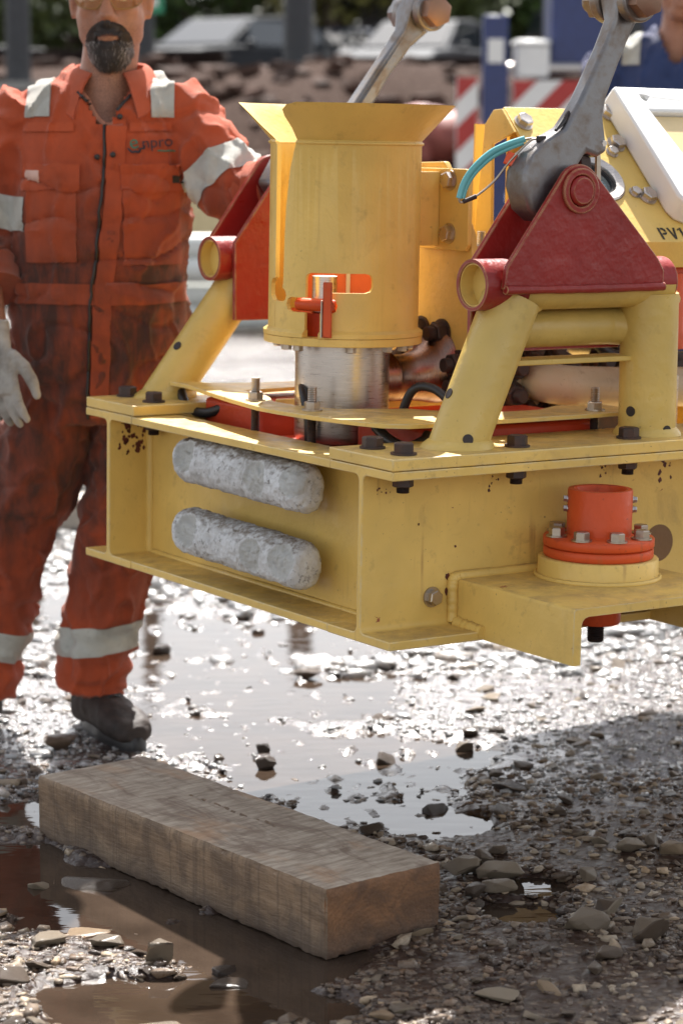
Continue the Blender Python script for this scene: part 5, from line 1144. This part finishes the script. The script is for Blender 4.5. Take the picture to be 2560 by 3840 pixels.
# hard hat and glasses
ht = MB(); rings = []
for i in range(13):
    t = i / 12; a = t * pi / 2; rings.append([(hx + (.116 * cos(a) + .0015) * cos(q), hy + .015 + (.134 * cos(a) + .0015) * sin(q), hz + .020 + .13 * sin(a)) for q in [2 * pi * j / 40 for j in range(40)]])
ht.loft(rings); hat = obj('hard_hat', ht, M_HAT, wk)
br_ = MB(); br_.loft([[(hx + k * .118 * cos(q), hy + .015 + (k * .134 + (.05 if sin(q) < -.3 else 0) * (-sin(q)) * (k - .9) * 6) * sin(q), hz + .020 - (.012 * (k - .95) * 8) + (.045 * max(0, -sin(q)))) for q in [2 * pi * j / 48 for j in range(48)]] for k in (.97, 1.1, 1.1, .97)], cap=False)
obj('brim', br_, M_HAT, hat)
gl = MB(); n = 26; rims = []
for s in (-1, 1):
    rings = []
    for i in range(n + 1):
        t = i / n; x = s * (.006 + .066 * t); yy = hy - .108 + .05 * (abs(x) / .072) ** 2.4; top = hz + .024 - .004 * t; bot = hz - .030 * (1 - (2 * t - 1) ** 4 * .35) + (.012 * max(0, .2 - t) * 5) + .01 * t ** 3
        rings.append([(hx + x, yy, top), (hx + x, yy - .003, (top + bot) / 2), (hx + x, yy, bot), (hx + x, yy + .0018, bot), (hx + x, yy - .0012, (top + bot) / 2), (hx + x, yy + .0018, top)])
    gl.loft(rings); rims.append([Vector(q[2]) for q in rings])
go = obj('safety_glasses', gl, M_LENS, wk)
tm = MB()
for s in (-1, 1): tm.tube([(hx + s * .072, hy - .058, hz + .008), (hx + s * .084, hy - .02, hz + .008), (hx + s * .086, hy + .05, hz + .0)], .003, 8)
tm.tube([(hx - .07, hy - .06, hz + .022), (hx - .04, hy - .098, hz + .025), (hx, hy - .11, hz + .024), (hx + .04, hy - .098, hz + .025), (hx + .07, hy - .06, hz + .022)], .0025, 8); obj('glasses_frame', tm, M_ZIP, go)
for q in rims: tm = MB(); tm.tube(q, .0016, 6); obj('lens_rim', tm, plain('amber_rim', (.30, .16, .05), .3), go)
# gloves and boots
gm = glove_mesh(1.6, .42, 1); g1 = link('glove', gm, M_GLOVE, wk, angle=180)
g1.matrix_local = Matrix.Translation((-.204, -.195, .912)) @ Matrix.Rotation(R(-8), 4, 'Y') @ Matrix.Rotation(R(-14), 4, 'X') @ Matrix.Rotation(R(-28), 4, 'Z') @ Matrix.Scale(1.06, 4)
gm2 = glove_mesh(1.2, .85, -1); g2 = link('glove', gm2, M_GLOVE, wk, angle=180)
dirv = (Vector((.52, -.205, 1.30)) - Vector((.372, -.13, 1.238))).normalized(); q = (-dirv).to_track_quat('Z', 'Y')
g2.matrix_local = Matrix.Translation(Vector((.47, -.18, 1.278))) @ q.to_matrix().to_4x4() @ Matrix.Scale(1.05, 4)
cf = MB(); cf.tube([(.385, -.137, 1.243), (.42, -.155, 1.258), (.47, -.18, 1.28)], [.049, .047, .038], 20); obj('glove_cuff', cf, M_GLOVE, g2); bpy.data.objects['glove_cuff'].matrix_parent_inverse = g2.matrix_local.inverted()
up, sol = boot_mesh(); 
for (x, y, rz, me_) in ((-.03, .035, R(30), 0), (-.295, .06, R(-24), 1)):
    b_o = link('boot', up if me_ == 0 else up.copy(), M_LEATH, wk, angle=180); b_o.matrix_local = Matrix.Translation((x, y, .006)) @ Matrix.Rotation(rz, 4, 'Z') @ Matrix.Scale(1.0, 4)
    s_o = link('sole', sol if me_ == 0 else sol.copy(), M_BLACK, b_o)
    for i in range(4):
        lc = MB(); yy = -.045 - .022 * i; zz = .155 - .018 * i; lc.tube([(-.024, yy + .004, zz - .008), (0, yy - .006, zz + .002), (.024, yy + .004, zz - .008)], .0028, 8); obj('lace', lc, M_ZIP, b_o)
# ---- second worker, in blue, behind the panel
PB = dict(eye=(.03, -.04, 1.655), neck=(.02, 0, 1.515), torso=PW['torso'], armL=[(.15, .012, 1.43), (.215, .0, 1.34), (.25, .0, 1.15), (.24, -.06, 1.04), (.22, -.16, .95)], armrL=[.085, .09, .08, .066, .05], sleeveL=5,
    armR=[(-.145, .012, 1.43), (-.215, .0, 1.34), (-.255, .0, 1.15), (-.24, -.06, 1.04), (-.2, -.2, .98)], armrR=[.085, .09, .08, .066, .05], sleeveR=5,
    legL=[(.095, .0, .84), (.1, -.005, .68), (.1, -.02, .47), (.1, -.005, .27), (.1, .0, .105)], legR=[(-.095, .0, .84), (-.1, -.005, .68), (-.1, -.02, .47), (-.1, .0, .27), (-.1, .01, .105)], legr=[.115, .108, .095, .09, .086],
    sh=[(.19, 0, 1.42), (-.19, 0, 1.42)], el=[(.25, 0, 1.12, 0, 0, 1), (-.25, 0, 1.12, 0, 0, 1)])
wb_, covb, cmeb = person((1.09, 8.1, .215), PB, M_BLUE, M_BLUE, 'worker in navy blue coverall standing behind the control panel', voxel=.011, rz=R(-12))
slab(cmeb, 'reflective_strip', [((-.16, 0, 1.45), (-1, 0, 0)), ((-.10, 0, 1.45), (1, 0, 0)), ((0, 0, 1.38), (0, 0, -1))], .005, M_REFL, covb, lambda c: c.z > 1.36 and c.x < 0)
slab(cmeb, 'reflective_strip', [((.13, 0, 1.45), (-1, 0, 0)), ((.19, 0, 1.45), (1, 0, 0)), ((0, 0, 1.38), (0, 0, -1))], .005, M_REFL, covb, lambda c: c.z > 1.36 and c.x > 0)
slab(cmeb, 'reflective_strip', [((0, 0, 1.20), (0, 0, -1)), ((0, 0, 1.26), (0, 0, 1))], .004, M_REFL, covb, lambda c: c.x < -.17)
hx, hy, hz = PB['eye']; ht = MB(); rings = []
for i in range(10):
    a = i / 9 * pi / 2; rings.append([(hx + (.108 * cos(a) + .0015) * cos(q), hy + .015 + (.13 * cos(a) + .0015) * sin(q), hz + .022 + .125 * sin(a)) for q in [2 * pi * j / 32 for j in range(32)]])
ht.loft(rings); obj('hard_hat', ht, M_HAT, wb_)
for s, p in ((1, (.22, -.16, .95)), (-1, (-.2, -.2, .98))):
    g = link('glove', gm.copy() if s > 0 else gm2.copy(), M_GLOVE, wb_, angle=180); g.matrix_local = Matrix.Translation(p) @ Matrix.Rotation(R(-55), 4, 'X')
for x in (.1, -.1):
    b_o = link('boot', up.copy(), M_LEATH, wb_, angle=180); b_o.matrix_local = Matrix.Translation((x, .03, .0)); link('sole', sol.copy(), M_BLACK, b_o)

# ================================================================ YARD BEHIND
M_CARW = plain('silver_car_paint', (.018, .02, .024), .7, .05, spec=.25); M_CARD = plain('dark_car_paint', (.018, .02, .025), .6, .1, spec=.25); M_CARB = plain('white_car_paint', (.05, .052, .058), .7, .04, spec=.25); M_CARBL = plain('blue_car_paint', (.01, .018, .045), .7, .1, spec=.25)
m, t, n_, b_ = newmat('car_glass'); b_.inputs['Base Color'].default_value = (.02, .025, .03, 1); b_.inputs['Roughness'].default_value = .04; b_.inputs['Specular IOR Level'].default_value = .8; M_GLASS = m
M_TYRE = plain('tyre', (.02, .02, .02), .8); M_RIM = metal('alloy_rim', (.5, .5, .52), .3); M_LAMP = plain('lamp_glass', (.75, .76, .78), .1); M_TAIL = plain('tail_lamp', (.4, .02, .02), .2)
def car(loc, rz, mat, label, van=False):
    root = empty('parked_car', loc, rz); tag(root, label, 'car', 'cars parked on the bank behind the yard')
    # profile along x (length 4.3), z
    lowp = [(-2.12, .38), (-2.15, .62), (-2.08, .86), (-1.5, .95), (-.9, .99), (.9, 1.0), (1.75, .94), (2.08, .78), (2.14, .55), (2.1, .34)]
    mb = MB(); prof = [(-2.0, .26)] + lowp + [(2.0, .26)]
    def rg(y, k): return [(x * k, y, z if z < .5 else z * (1 - .02 * (abs(y) > .8))) for x, z in prof]
    mb.loft([rg(-.84, .965), rg(-.80, .99), rg(-.5, 1), rg(.5, 1), rg(.80, .99), rg(.84, .965)]); body = obj('car_body', mb, mat, root, bevel=.03, angle=50)
    cab = [(-1.75, .95), (-1.35, 1.42), (-.6, 1.5), (.2, 1.46), (1.05, .98)] if not van else [(-2.0, .95), (-1.95, 1.75), (-.6, 1.85), (.6, 1.8), (1.3, .98)]
    mb = MB(); mb.loft([[(x, y * (1 - .16 * (z - .95) / .55), z) for x, z in cab] for y in (-.76, -.70, .70, .76)]); obj('cabin', mb, mat, root, bevel=.03)
    (x0, z0), (x1, z1), (x2, z2), (x3, z3), (x4, z4) = cab
    ws = MB(); L = lambda a, b, f: a + (b - a) * f
    ws.prism([(L(x3, x4, .1), -.60, L(z3, z4, .1)), (L(x3, x4, .1), .60, L(z3, z4, .1)), (L(x3, x4, .92), .68, L(z3, z4, .92)), (L(x3, x4, .92), -.68, L(z3, z4, .92))], (.012, 0, .02)); obj('windscreen', ws, M_GLASS, root)
    ws = MB(); ws.prism([(L(x0, x1, .2), -.66, L(z0, z1, .2)), (L(x0, x1, .2), .66, L(z0, z1, .2)), (L(x0, x1, .88), .6, L(z0, z1, .88)), (L(x0, x1, .88), -.6, L(z0, z1, .88))], (-.012, 0, .012)); obj('rear_window', ws, M_GLASS, root)
    for s in (-1, 1):
        for a, b in ((x1 - .05, (x1 + x3) / 2 - .06), ((x1 + x3) / 2 + .0, x3 + .3)):
            k = lambda z: s * (.775 * (1 - .16 * (z - .95) / .55) + .004)
            ws = MB(); ws.prism([(a - .1, k(1.02), 1.02), (b + .05, k(1.02), 1.02), (b - .08, k(z2 - .1), z2 - .1), (a + .12, k(z2 - .1), z2 - .1)], (0, s * .01, 0)); obj('side_window', ws, M_GLASS, root)
        for x in (-1.32, 1.34):
            ty = MB(); ty.cyl((x, s * .70, .32), (x, s * .865, .32), .32, 28); w_ = obj('wheel', ty, M_TYRE, root, bevel=.02); rm = MB(); rm.cyl((x, s * .80, .32), (x, s * .872, .32), .2, 20); obj('rim', rm, M_RIM, w_)
        hl_ = MB(); hl_.sphere((2.05, s * .62, .72), (.08, .17, .075)); obj('headlight', hl_, M_LAMP, root); hl_ = MB(); hl_.sphere((-2.1, s * .66, .76), (.06, .14, .1)); obj('tail_light', hl_, M_TAIL, root)
        mr = MB(); mr.sphere((.72, s * .93, 1.03), (.08, .09, .06)); obj('mirror', mr, mat, root)
    return root
zt = gh(0, 40)
car((-1.75, 39, zt), R(-125), M_CARW, 'dark silver parked car with a glinting windscreen left of the bell guide')
car((1.35, 40, zt), R(-112), M_CARB, 'pale grey parked car behind the rusty lifting link')
car((-6.4, 38.5, zt), R(8), M_CARD, 'dark parked car behind the bearded worker at the far left')
car((-.1, 43, zt), R(-95), M_CARBL, 'blue parked car between the two paler parked cars')
car((4.3, 42, zt), R(-80), M_CARD, 'dark parked van behind the blue trailer at the right', True)
# posts and rails of the yard fence
M_POST = plain('grey_post', (.05, .052, .056), .6, .2, spec=.3); M_DARKST = plain('dark_rusty_steel', (.035, .025, .022), .6, .5, 8); M_CONC = plain('grey_concrete', (.3, .29, .27), .8, .2)
for x, y, h, r, lab in ((-3.15, 24, 2.4, .13, 'grey post behind the left shoulder of the worker'), (-2.0, 25, 2.4, .11, 'grey post just right of the worker, beside a green sign'), (-.45, 26, 2.3, .17, 'thick grey post between the worker and the rusty link'), (2.15, 25, 2.4, .12, 'dark post left of the blue container')):
    z0 = gh(x, y); mb = MB(); mb.tube([(0, 0, -.2), (0, 0, h * .6), (0, 0, h)], [r, r * .85, r * .7], 18); p = obj('post', mb, M_POST); p.location = (x, y, z0)
    fb_ = MB(); fb_.box(-r * 1.6, r * 1.6, -r * 1.6, r * 1.6, -.1, .06); obj('post_foot', fb_, M_CONC, p); tag(p, lab, 'post')
mb = MB(); mb.box(-.16, .16, -.01, .01, 0, .22); sg = obj('safety_sign', mb, plain('green_sign', (.02, .26, .13), .4), bevel=.004); sg.location = (-1.95, 24.86, 2.6); tag(sg, 'small green sign on the grey post right of the worker', 'sign')
mb = MB(); mb.box(-.1, .1, -.013, -.0105, .07, .15); obj('sign_panel', mb, M_WHITE, sg)
# steel racks and loads at the foot of the bank
def rack(x, y, z, w_, label, mat=M_DARKST, n=3, ph=.11, levels=2):
    root = empty('steel_rack', (x, y, z)); tag(root, label, 'rack')
    for sx in (-w_ / 2 + .15, 0, w_ / 2 - .15):
        mb = MB(); mb.box(sx - .05, sx + .05, -.3, .3, 0, .1); mb.box(sx - .05, sx + .05, -.3, -.2, .1, .1 + .38 * levels); mb.box(sx - .05, sx + .05, .2, .3, .1, .1 + .38 * levels); obj('upright', mb, M_DARKST, root, bevel=.005)
    for l in range(levels):
        mb = MB(); mb.box(-w_ / 2, w_ / 2, -.26, .26, .10 + .36 * l, .16 + .36 * l); obj('beam', mb, M_DARKST, root)
    return root
r1 = rack(-1.55, 20.2, gh(-1.55, 20.2), 3.4, 'dark steel pipe rack at the foot of the bank left of the bell guide', levels=3)
r2 = rack(1.35, 20.6, gh(1.35, 20.6), 2.4, 'dark steel rack behind the bell guide on the right', levels=3)
def bar(x0, x1, y, z, r, mat, label, cat='pipe', group=None, wob=0):
    mb = MB(); mb.pipe((x0, y, z), (x1, y + wob, z), r, r * .8, 24); o = obj('pipe', mb, mat); tag(o, label, cat, group)
for i, (x0, x1, dy, dz, lab) in enumerate(((-3.0, -.2, -.1, .0, 'lowest'), (-2.9, -.3, .1, .0, 'second lowest'), (-3.1, -.25, .0, .36, 'middle'), (-3.0, -.4, -.1, .72, 'upper front'), (-2.95, -.2, .12, .72, 'upper rear'))):
    bar(x0, x1, 20.2 + dy, gh(-1.55, 20.2) + .16 + .075 + dz, .075, M_WHITE if i % 2 else M_STEEL, 'white pipe on the dark rack left of the bell guide, ' + lab + ' one', group='pipes on the dark rack')
# stack of white pipes behind the left padeye
for i in range(4):
    y = 17.0 + .1 * (i % 2); z = gh(-.9, 17) + .095 + i * .165; mb = MB(); mb.pipe((-1.75, y, z), (.2, y, z), .088, .075, 28)
    tag(obj('pipe', mb, plain('white_pipe_%d' % i, (.66, .67, .63), .35, .06)), ('lowest', 'second lowest', 'third', 'topmost')[i] + ' white pipe in the stack behind the left dark red padeye', 'pipe', 'stacked white pipes behind the left padeye')
for x in (-1.6, .05):
    for dy in (-.12, .22):
        mb = MB(); mb.box(x - .05, x + .05, 17 + dy - .04, 17 + dy + .04, -.01, .78); o = obj('stake', mb, M_DARKST); tag(o, ('left' if x < 0 else 'right') + (' front' if dy < 0 else ' rear') + ' dark stake holding the stacked white pipes', 'stake', 'stakes holding the white pipes')
mb = MB(); mb.box(-1.75, .1, 18.3, 19.0, -.01, .92); mb.box(-1.77, .12, 18.28, 19.02, .92, .97); o = obj('storage_crate', mb, plain('beige_crate', (.52, .42, .24), .6, .1), bevel=.01); tag(o, 'beige box crate behind the stacked white pipes and the worker sleeve', 'crate')
for i in range(4): mb = MB(); mb.box(-1.76 + .5 * i, -1.70 + .5 * i, 18.265, 18.279, .02, .9); obj('batten', mb, plain('batten_%d' % i, (.42, .34, .2), .6), o)
# pallets and boards seen between the worker's legs
M_BOARD = plain('grey_boards', (.38, .34, .29), .7, .25)
pal = empty('pallet', (-.95, 8.7, 0), R(8)); tag(pal, 'wooden pallet with pale boards seen between the worker legs', 'pallet')
for k in range(3): mb = MB(); mb.box(-.55, .55, -.4 + .36 * k, -.3 + .36 * k, .0, .1); obj('bearer', mb, M_BOARD, pal, bevel=.004)
for k in range(7): mb = MB(); mb.box(-.55 + .16 * k, -.43 + .16 * k, -.42, .42, .1005, .122); obj('board', mb, M_BOARD, pal, bevel=.003)
for i, (z, dx) in enumerate(((.122, 0), (.172, .04))):
    mb = MB(); mb.box(-.6 + dx, .6 + dx, -.12, .12, z + .0005, z + .0495); o = obj('plank', mb, plain('pale_plank_%d' % i, (.6, .58, .54), .6, .1), bevel=.004); o.location = (-.95, 8.65, 0); o.rotation_euler.z = R(4 * i); tag(o, ('lower' if i == 0 else 'upper') + ' pale plank lying on the pallet behind the worker legs', 'plank')
# timber mat under the second worker
mt = empty('timber_mat', (1.15, 8.15, 0)); tag(mt, 'stack of timbers under the blue worker boots behind the frame', 'timber mat')
for k in range(5):
    for l in range(2): mb = MB(); mb.box(-.6, .6, -.45 + .18 * k, -.28 + .18 * k, .005 + .104 * l, .108 + .104 * l); obj('timber', mb, M_BOARD, mt, bevel=.006)
# red plastic tarp bundle and pale bags on the bank
def lump(name, loc, r, mat, seed, label, cat):
    mb = MB(); mb.sphere((0, 0, 0), r, 40, 24); mb.v = [tuple(Vector(p) * (1 + .22 * fbm(p[0] + seed, p[1], p[2], 2.2) + .06 * nz(p[0], p[1] + seed, p[2], 9))) for p in mb.v]
    o = obj(name, mb, mat, angle=180); o.location = loc; tag(o, label, cat)
M_TARP = plain('salmon_red_tarp', (.28, .075, .055), .6, .3, 5, bs=.6)
lump('tarp_bundle', (.10, 22.5, gh(.1, 22.5) + .22), (.75, .45, .30), M_TARP, 2, 'salmon red tarpaulin bundle on the bank behind the rusty link', 'tarpaulin')
lump('tarp_bundle', (.85, 22.8, gh(.85, 22.8) + .3), (.5, .4, .28), M_TARP, 6, 'crumpled reddish tarpaulin heap right of the rusty link', 'tarpaulin')
M_BAG = plain('pale_bag', (.55, .53, .48), .6, .15, 5, bs=.5)
lump('sand_bag', (1.35, 18.5, .24), (.5, .4, .28), M_BAG, 4, 'pale filled bag standing low behind the bell guide bracket', 'bag')
lump('sand_bag', (.9, 19.3, .3), (.45, .35, .32), M_BAG, 8, 'pale bag left of the other bag behind the bell guide', 'bag')
# debris on the bank
rd_ = random.Random(9)
M_DEB = [plain('rubble_brown', (.07, .042, .032), .85, .6, 3, spec=.1), plain('rubble_grey', (.26, .24, .22), .8, .3), plain('rubble_pale', (.45, .43, .4), .6, .2)]
V = MB()
for i in range(420):
    x = rd_.uniform(-5, 5); y = rd_.uniform(20.5, 28); s = rd_.uniform(.05, .2); hv, hf = HULLS[rd_.randrange(10)]
    V.add([(x + p[0] * s, y + p[1] * s, gh(x, y) + p[2] * s) for p in hv], [tuple(f) for f in hf])
tag(obj('rubble', V, M_DEB[0], smooth=False), 'brown rubble strewn over the soil bank', 'rubble', kind='stuff')
M_BLK = plain('dark_brown_steel', (.022, .014, .012), .8, .5, 6, spec=.15)
for i, (x, y, l, h, lab) in enumerate(((-2.6, 27.2, 2.6, .22, 'low dark steel skip on the bank left of the thick grey post'), (.6, 27.6, 2.2, .2, 'low dark steel skip on the bank behind the rusty link'), (3.0, 27.4, 1.8, .4, 'low dark steel skip on the bank behind the blue trailer'))):
    z0 = gh(x, y) - .05; mb = MB(); mb.loft([[(x - l / 2 * k, y - .6 * k, z0 + z), (x + l / 2 * k, y - .6 * k, z0 + z), (x + l / 2 * k, y + .6 * k, z0 + z), (x - l / 2 * k, y + .6 * k, z0 + z)] for k, z in ((.86, 0), (1, h), (1.02, h), (1.02, h + .07), (.95, h + .07), (.82, .1))]); o = obj('steel_skip', mb, M_BLK, bevel=.01); tag(o, lab, 'skip', 'dark skips on the soil bank')
    for k in range(4): rb_ = MB(); xx = x - l * .36 + l * .24 * k; rb_.prism([(xx - .05, y - .55, z0 + .02), (xx + .05, y - .55, z0 + .02), (xx + .05, y - .64, z0 + h), (xx - .05, y - .64, z0 + h)], (0, -.05, 0)); obj('rib', rb_, M_BLK, o)
# blue lorry rear with red and white chevron board
M_BLUEP = plain('dark_blue_paint', (.016, .03, .13), .35, .15); M_REDP = plain('signal_red', (.42, .025, .02), .4, .1)
lr = empty('blue_trailer', (1.75, 15.6, 0)); tag(lr, 'dark blue trailer with red and white chevron boards behind the frame', 'trailer')
mb = MB(); mb.box(-.85, 1.7, .3, 2.6, .75, .95); obj('trailer_bed', mb, M_BLUEP, lr, bevel=.01)
mb = MB(); mb.box(-.85, -.69, .05, .21, .3, 2.13); po = obj('corner_post', mb, M_BLUEP, lr, bevel=.01)
mb = MB(); mb.box(-.82, -.72, .038, .0495, 1.83, 1.98); obj('marker_plate', mb, M_WHITE, po)
mb = MB(); mb.box(-.40, 1.7, .25, .9, 1.82, 2.9); hb_ = obj('headboard', mb, M_BLUEP, lr, bevel=.01); mb = MB(); mb.sphere((.1, .24, 2.05), (.09, .03, .09)); obj('lamp_socket', mb, M_BLACK, hb_)
mb = MB(); mb.tube([(-.70, .2, 1.80), (1.7, .2, 1.80)], .035, 12); obj('rail', mb, M_STEEL, lr)
for bx0, bx1, z0, z1 in ((-1.02, -.88, 1.05, 1.74), (-.66, -.16, 1.15, 1.72), (-.05, .2, 1.45, 1.72)):
    cb_ = MB(); cb_.box(bx0, bx1, .06, .09, z0, z1); bd = obj('chevron_board', cb_, M_WHITE, lr, bevel=.004); H_ = z1 - z0; k = -H_
    while k < (bx1 - bx0) + .02:
        pts = []
        for (a, z) in ((k, z0), (k + .16, z0), (k + .16 + H_, z1), (k + H_, z1)): pts.append((a + bx0, z))
        # clip the stripe to the board
        def clip(P, f, g):
            o = []
            for i in range(len(P)):
                a, b = P[i - 1], P[i]; fa, fb = f(a), f(b)
                if (fa >= 0) != (fb >= 0): t_ = fa / (fa - fb); o.append((a[0] + (b[0] - a[0]) * t_, a[1] + (b[1] - a[1]) * t_))
                if fb >= 0: o.append(b)
            return o
        q = clip(clip(pts, lambda p: p[0] - bx0 - .004, 0), lambda p: bx1 - .004 - p[0], 0)
        if len(q) > 2: s_ = MB(); s_.prism([(x, .056, z) for x, z in q], (0, .003, 0)); obj('red_stripe', s_, M_REDP, bd)
        k += .32
for x in (.0, 1.2):
    for y in (.9, 1.9): mb = MB(); mb.cyl((x - .12, y, .42), (x + .12, y, .42), .42, 28); w_ = obj('wheel', mb, M_TYRE, lr, bevel=.03); mb = MB(); mb.cyl((x - .13, y, .42), (x + .13, y, .42), .22, 20); obj('rim', mb, M_RIM, w_)
mb = MB(); mb.box(-.64, -.42, .12, .40, 1.74, 1.94); mb.box(-.65, -.41, .11, .41, 1.94, 1.98); o = obj('tool_box', mb, M_WHITE, bevel=.03); o.location = (1.75, 15.6, 0); tag(o, 'white tool box on the blue trailer above the chevron board', 'box')
mb = MB(); mb.box(-.6, -.1, .45, 1.1, .951, 1.715); o = obj('equipment_case', mb, M_DARKST, bevel=.02); o.location = (1.75, 15.6, 0); tag(o, 'dark equipment case under the white tool box on the trailer', 'case')
# dark open shed behind the cars
sh = empty('storage_shed', (4.6, 46, gh(4, 46))); tag(sh, 'long dark storage shed behind the parked cars at the right', 'shed')
mb = MB(); mb.box(-4.2, 6, 0, 4, 0, 2.3); obj('shed_wall', mb, M_DARKST, sh); mb = MB(); mb.prism([(-4.5, -.5, 2.3), (-4.5, 4.5, 2.3), (-4.5, 4.5, 2.5), (-4.5, 2, 3.0), (-4.5, -.5, 2.5)], (10.8, 0, 0)); obj('shed_roof', mb, M_DARKST, sh)
for i in range(5): mb = MB(); mb.box(-3.9 + 2 * i, -2.5 + 2 * i, -.06, -.005, .1, 2.0); obj('shed_door', mb, M_POST, sh)
# trees
def leaf_mat(name, c):
    m, t, n, b = newmat(name); g = nd(t, 'ShaderNodeNewGeometry')
    t.links.new(ramp(t, g.outputs['Random Per Island'], [(0, tuple(x * .55 for x in c)), (.6, c), (1, tuple(min(1, x * 1.6) for x in c))]), b.inputs['Base Color']); b.inputs['Roughness'].default_value = .55
    b.inputs['Subsurface Weight'].default_value = 0; return m
M_LEAF = [leaf_mat('leaf_olive', (.075, .095, .025)), leaf_mat('leaf_green', (.05, .085, .02)), leaf_mat('leaf_yellow', (.14, .13, .035))]; M_BARK = plain('bark', (.07, .05, .038), .9, .4, 12, bs=.8)
def tree_thing(loc, h, seed, mat, label):
    r = random.Random(seed); root = empty('tree', loc); tag(root, label, 'tree', 'trees beyond the parked cars')
    tb = MB(); tb.tube(smoothpath([(0, 0, -.2), (.1, .05, h * .3), (-.05, .1, h * .55), (.05, 0, h * .8)], 4), [.24 - .2 * i / 12 for i in range(13)], 12)
    tips = []
    for i in range(11):
        a = r.uniform(0, 6.28); z0 = h * r.uniform(.22, .7); L = h * r.uniform(.2, .38); p0 = Vector((0, .05, z0)); p1 = p0 + Vector((cos(a) * L * .6, sin(a) * L * .6, L * .3)); p2 = p1 + Vector((cos(a + .4) * L * .5, sin(a + .4) * L * .5, L * .35)); tb.tube([p0, p1, p2], [.08, .05, .02], 7); tips += [p1, p2]
    obj('trunk', tb, M_BARK, root); tips.append(Vector((0, 0, h * .85)))
    cr = MB()
    for k in range(5200):
        c = r.choice(tips); rr_ = h * .17; d = Vector((r.gauss(0, 1), r.gauss(0, 1), r.gauss(0, .8))).normalized() * rr_ * r.random() ** .45; p = c + d; s = r.uniform(.07, .16); a = Vector((r.uniform(-1, 1), r.uniform(-1, 1), r.uniform(-.6, .6))).normalized() * s; b = a.cross(Vector((r.uniform(-1, 1), r.uniform(-1, 1), r.uniform(-1, 1)))).normalized() * s * .6
        cr.add([p - a, p - b, p + a, p + b], [(0, 1, 2, 3)])
    link('crown', cr.mesh('crown', False), mat, root, smooth=False); return root
protos = [tree_thing((-6.5, 45.5, 1.6), 4.9, 1, M_LEAF[0], 'olive green tree at the far left behind the cars'), tree_thing((-3.0, 46, 1.6), 4.5, 2, M_LEAF[1], 'dark green tree behind the dark silver parked car'), tree_thing((-.2, 45.5, 1.6), 4.7, 3, M_LEAF[2], 'yellow green tree behind the thick grey post')]
for i, (x, y, k, lab) in enumerate(((2.2, 54, 0, 'olive tree behind the pale grey parked car'), (5.0, 53, 1, 'dark green tree behind the blue trailer'), (7.6, 55, 2, 'yellow green tree at the far right'), (-5.4, 58, 2, 'yellow green tree between the two trees at the left'), (3.7, 60, 2, 'pale tree between the olive and the dark tree'))):
    t_ = copy_tree(protos[k]); t_.location = (x, y - 8, 1.6); t_.rotation_euler.z = i * 1.3; t_['label'] = lab
# dark hedge line behind the cars
hb = MB(); r = random.Random(4)
for k in range(17000):
    x = r.uniform(-13, 13); p = Vector((x, 53 + r.uniform(-1.2, 1.2), 1.4 + r.random() ** .9 * (3.5 + .5 * nz(x, 0, 0, .4)))); s = r.uniform(.14, .28); a = Vector((r.uniform(-1, 1), r.uniform(-1, 1), r.uniform(-1, 1))).normalized() * s; b = a.cross(Vector((r.uniform(-1, 1), r.uniform(-1, 1), r.uniform(-1, 1)))).normalized() * s * .6
    hb.add([p - a, p - b, p + a, p + b], [(0, 1, 2, 3)])
tag(link('hedge', hb.mesh('hedge', False), leaf_mat('leaf_dark', (.018, .024, .010)), smooth=False), 'tall dark green hedge mass behind the parked cars', 'hedge', kind='stuff')
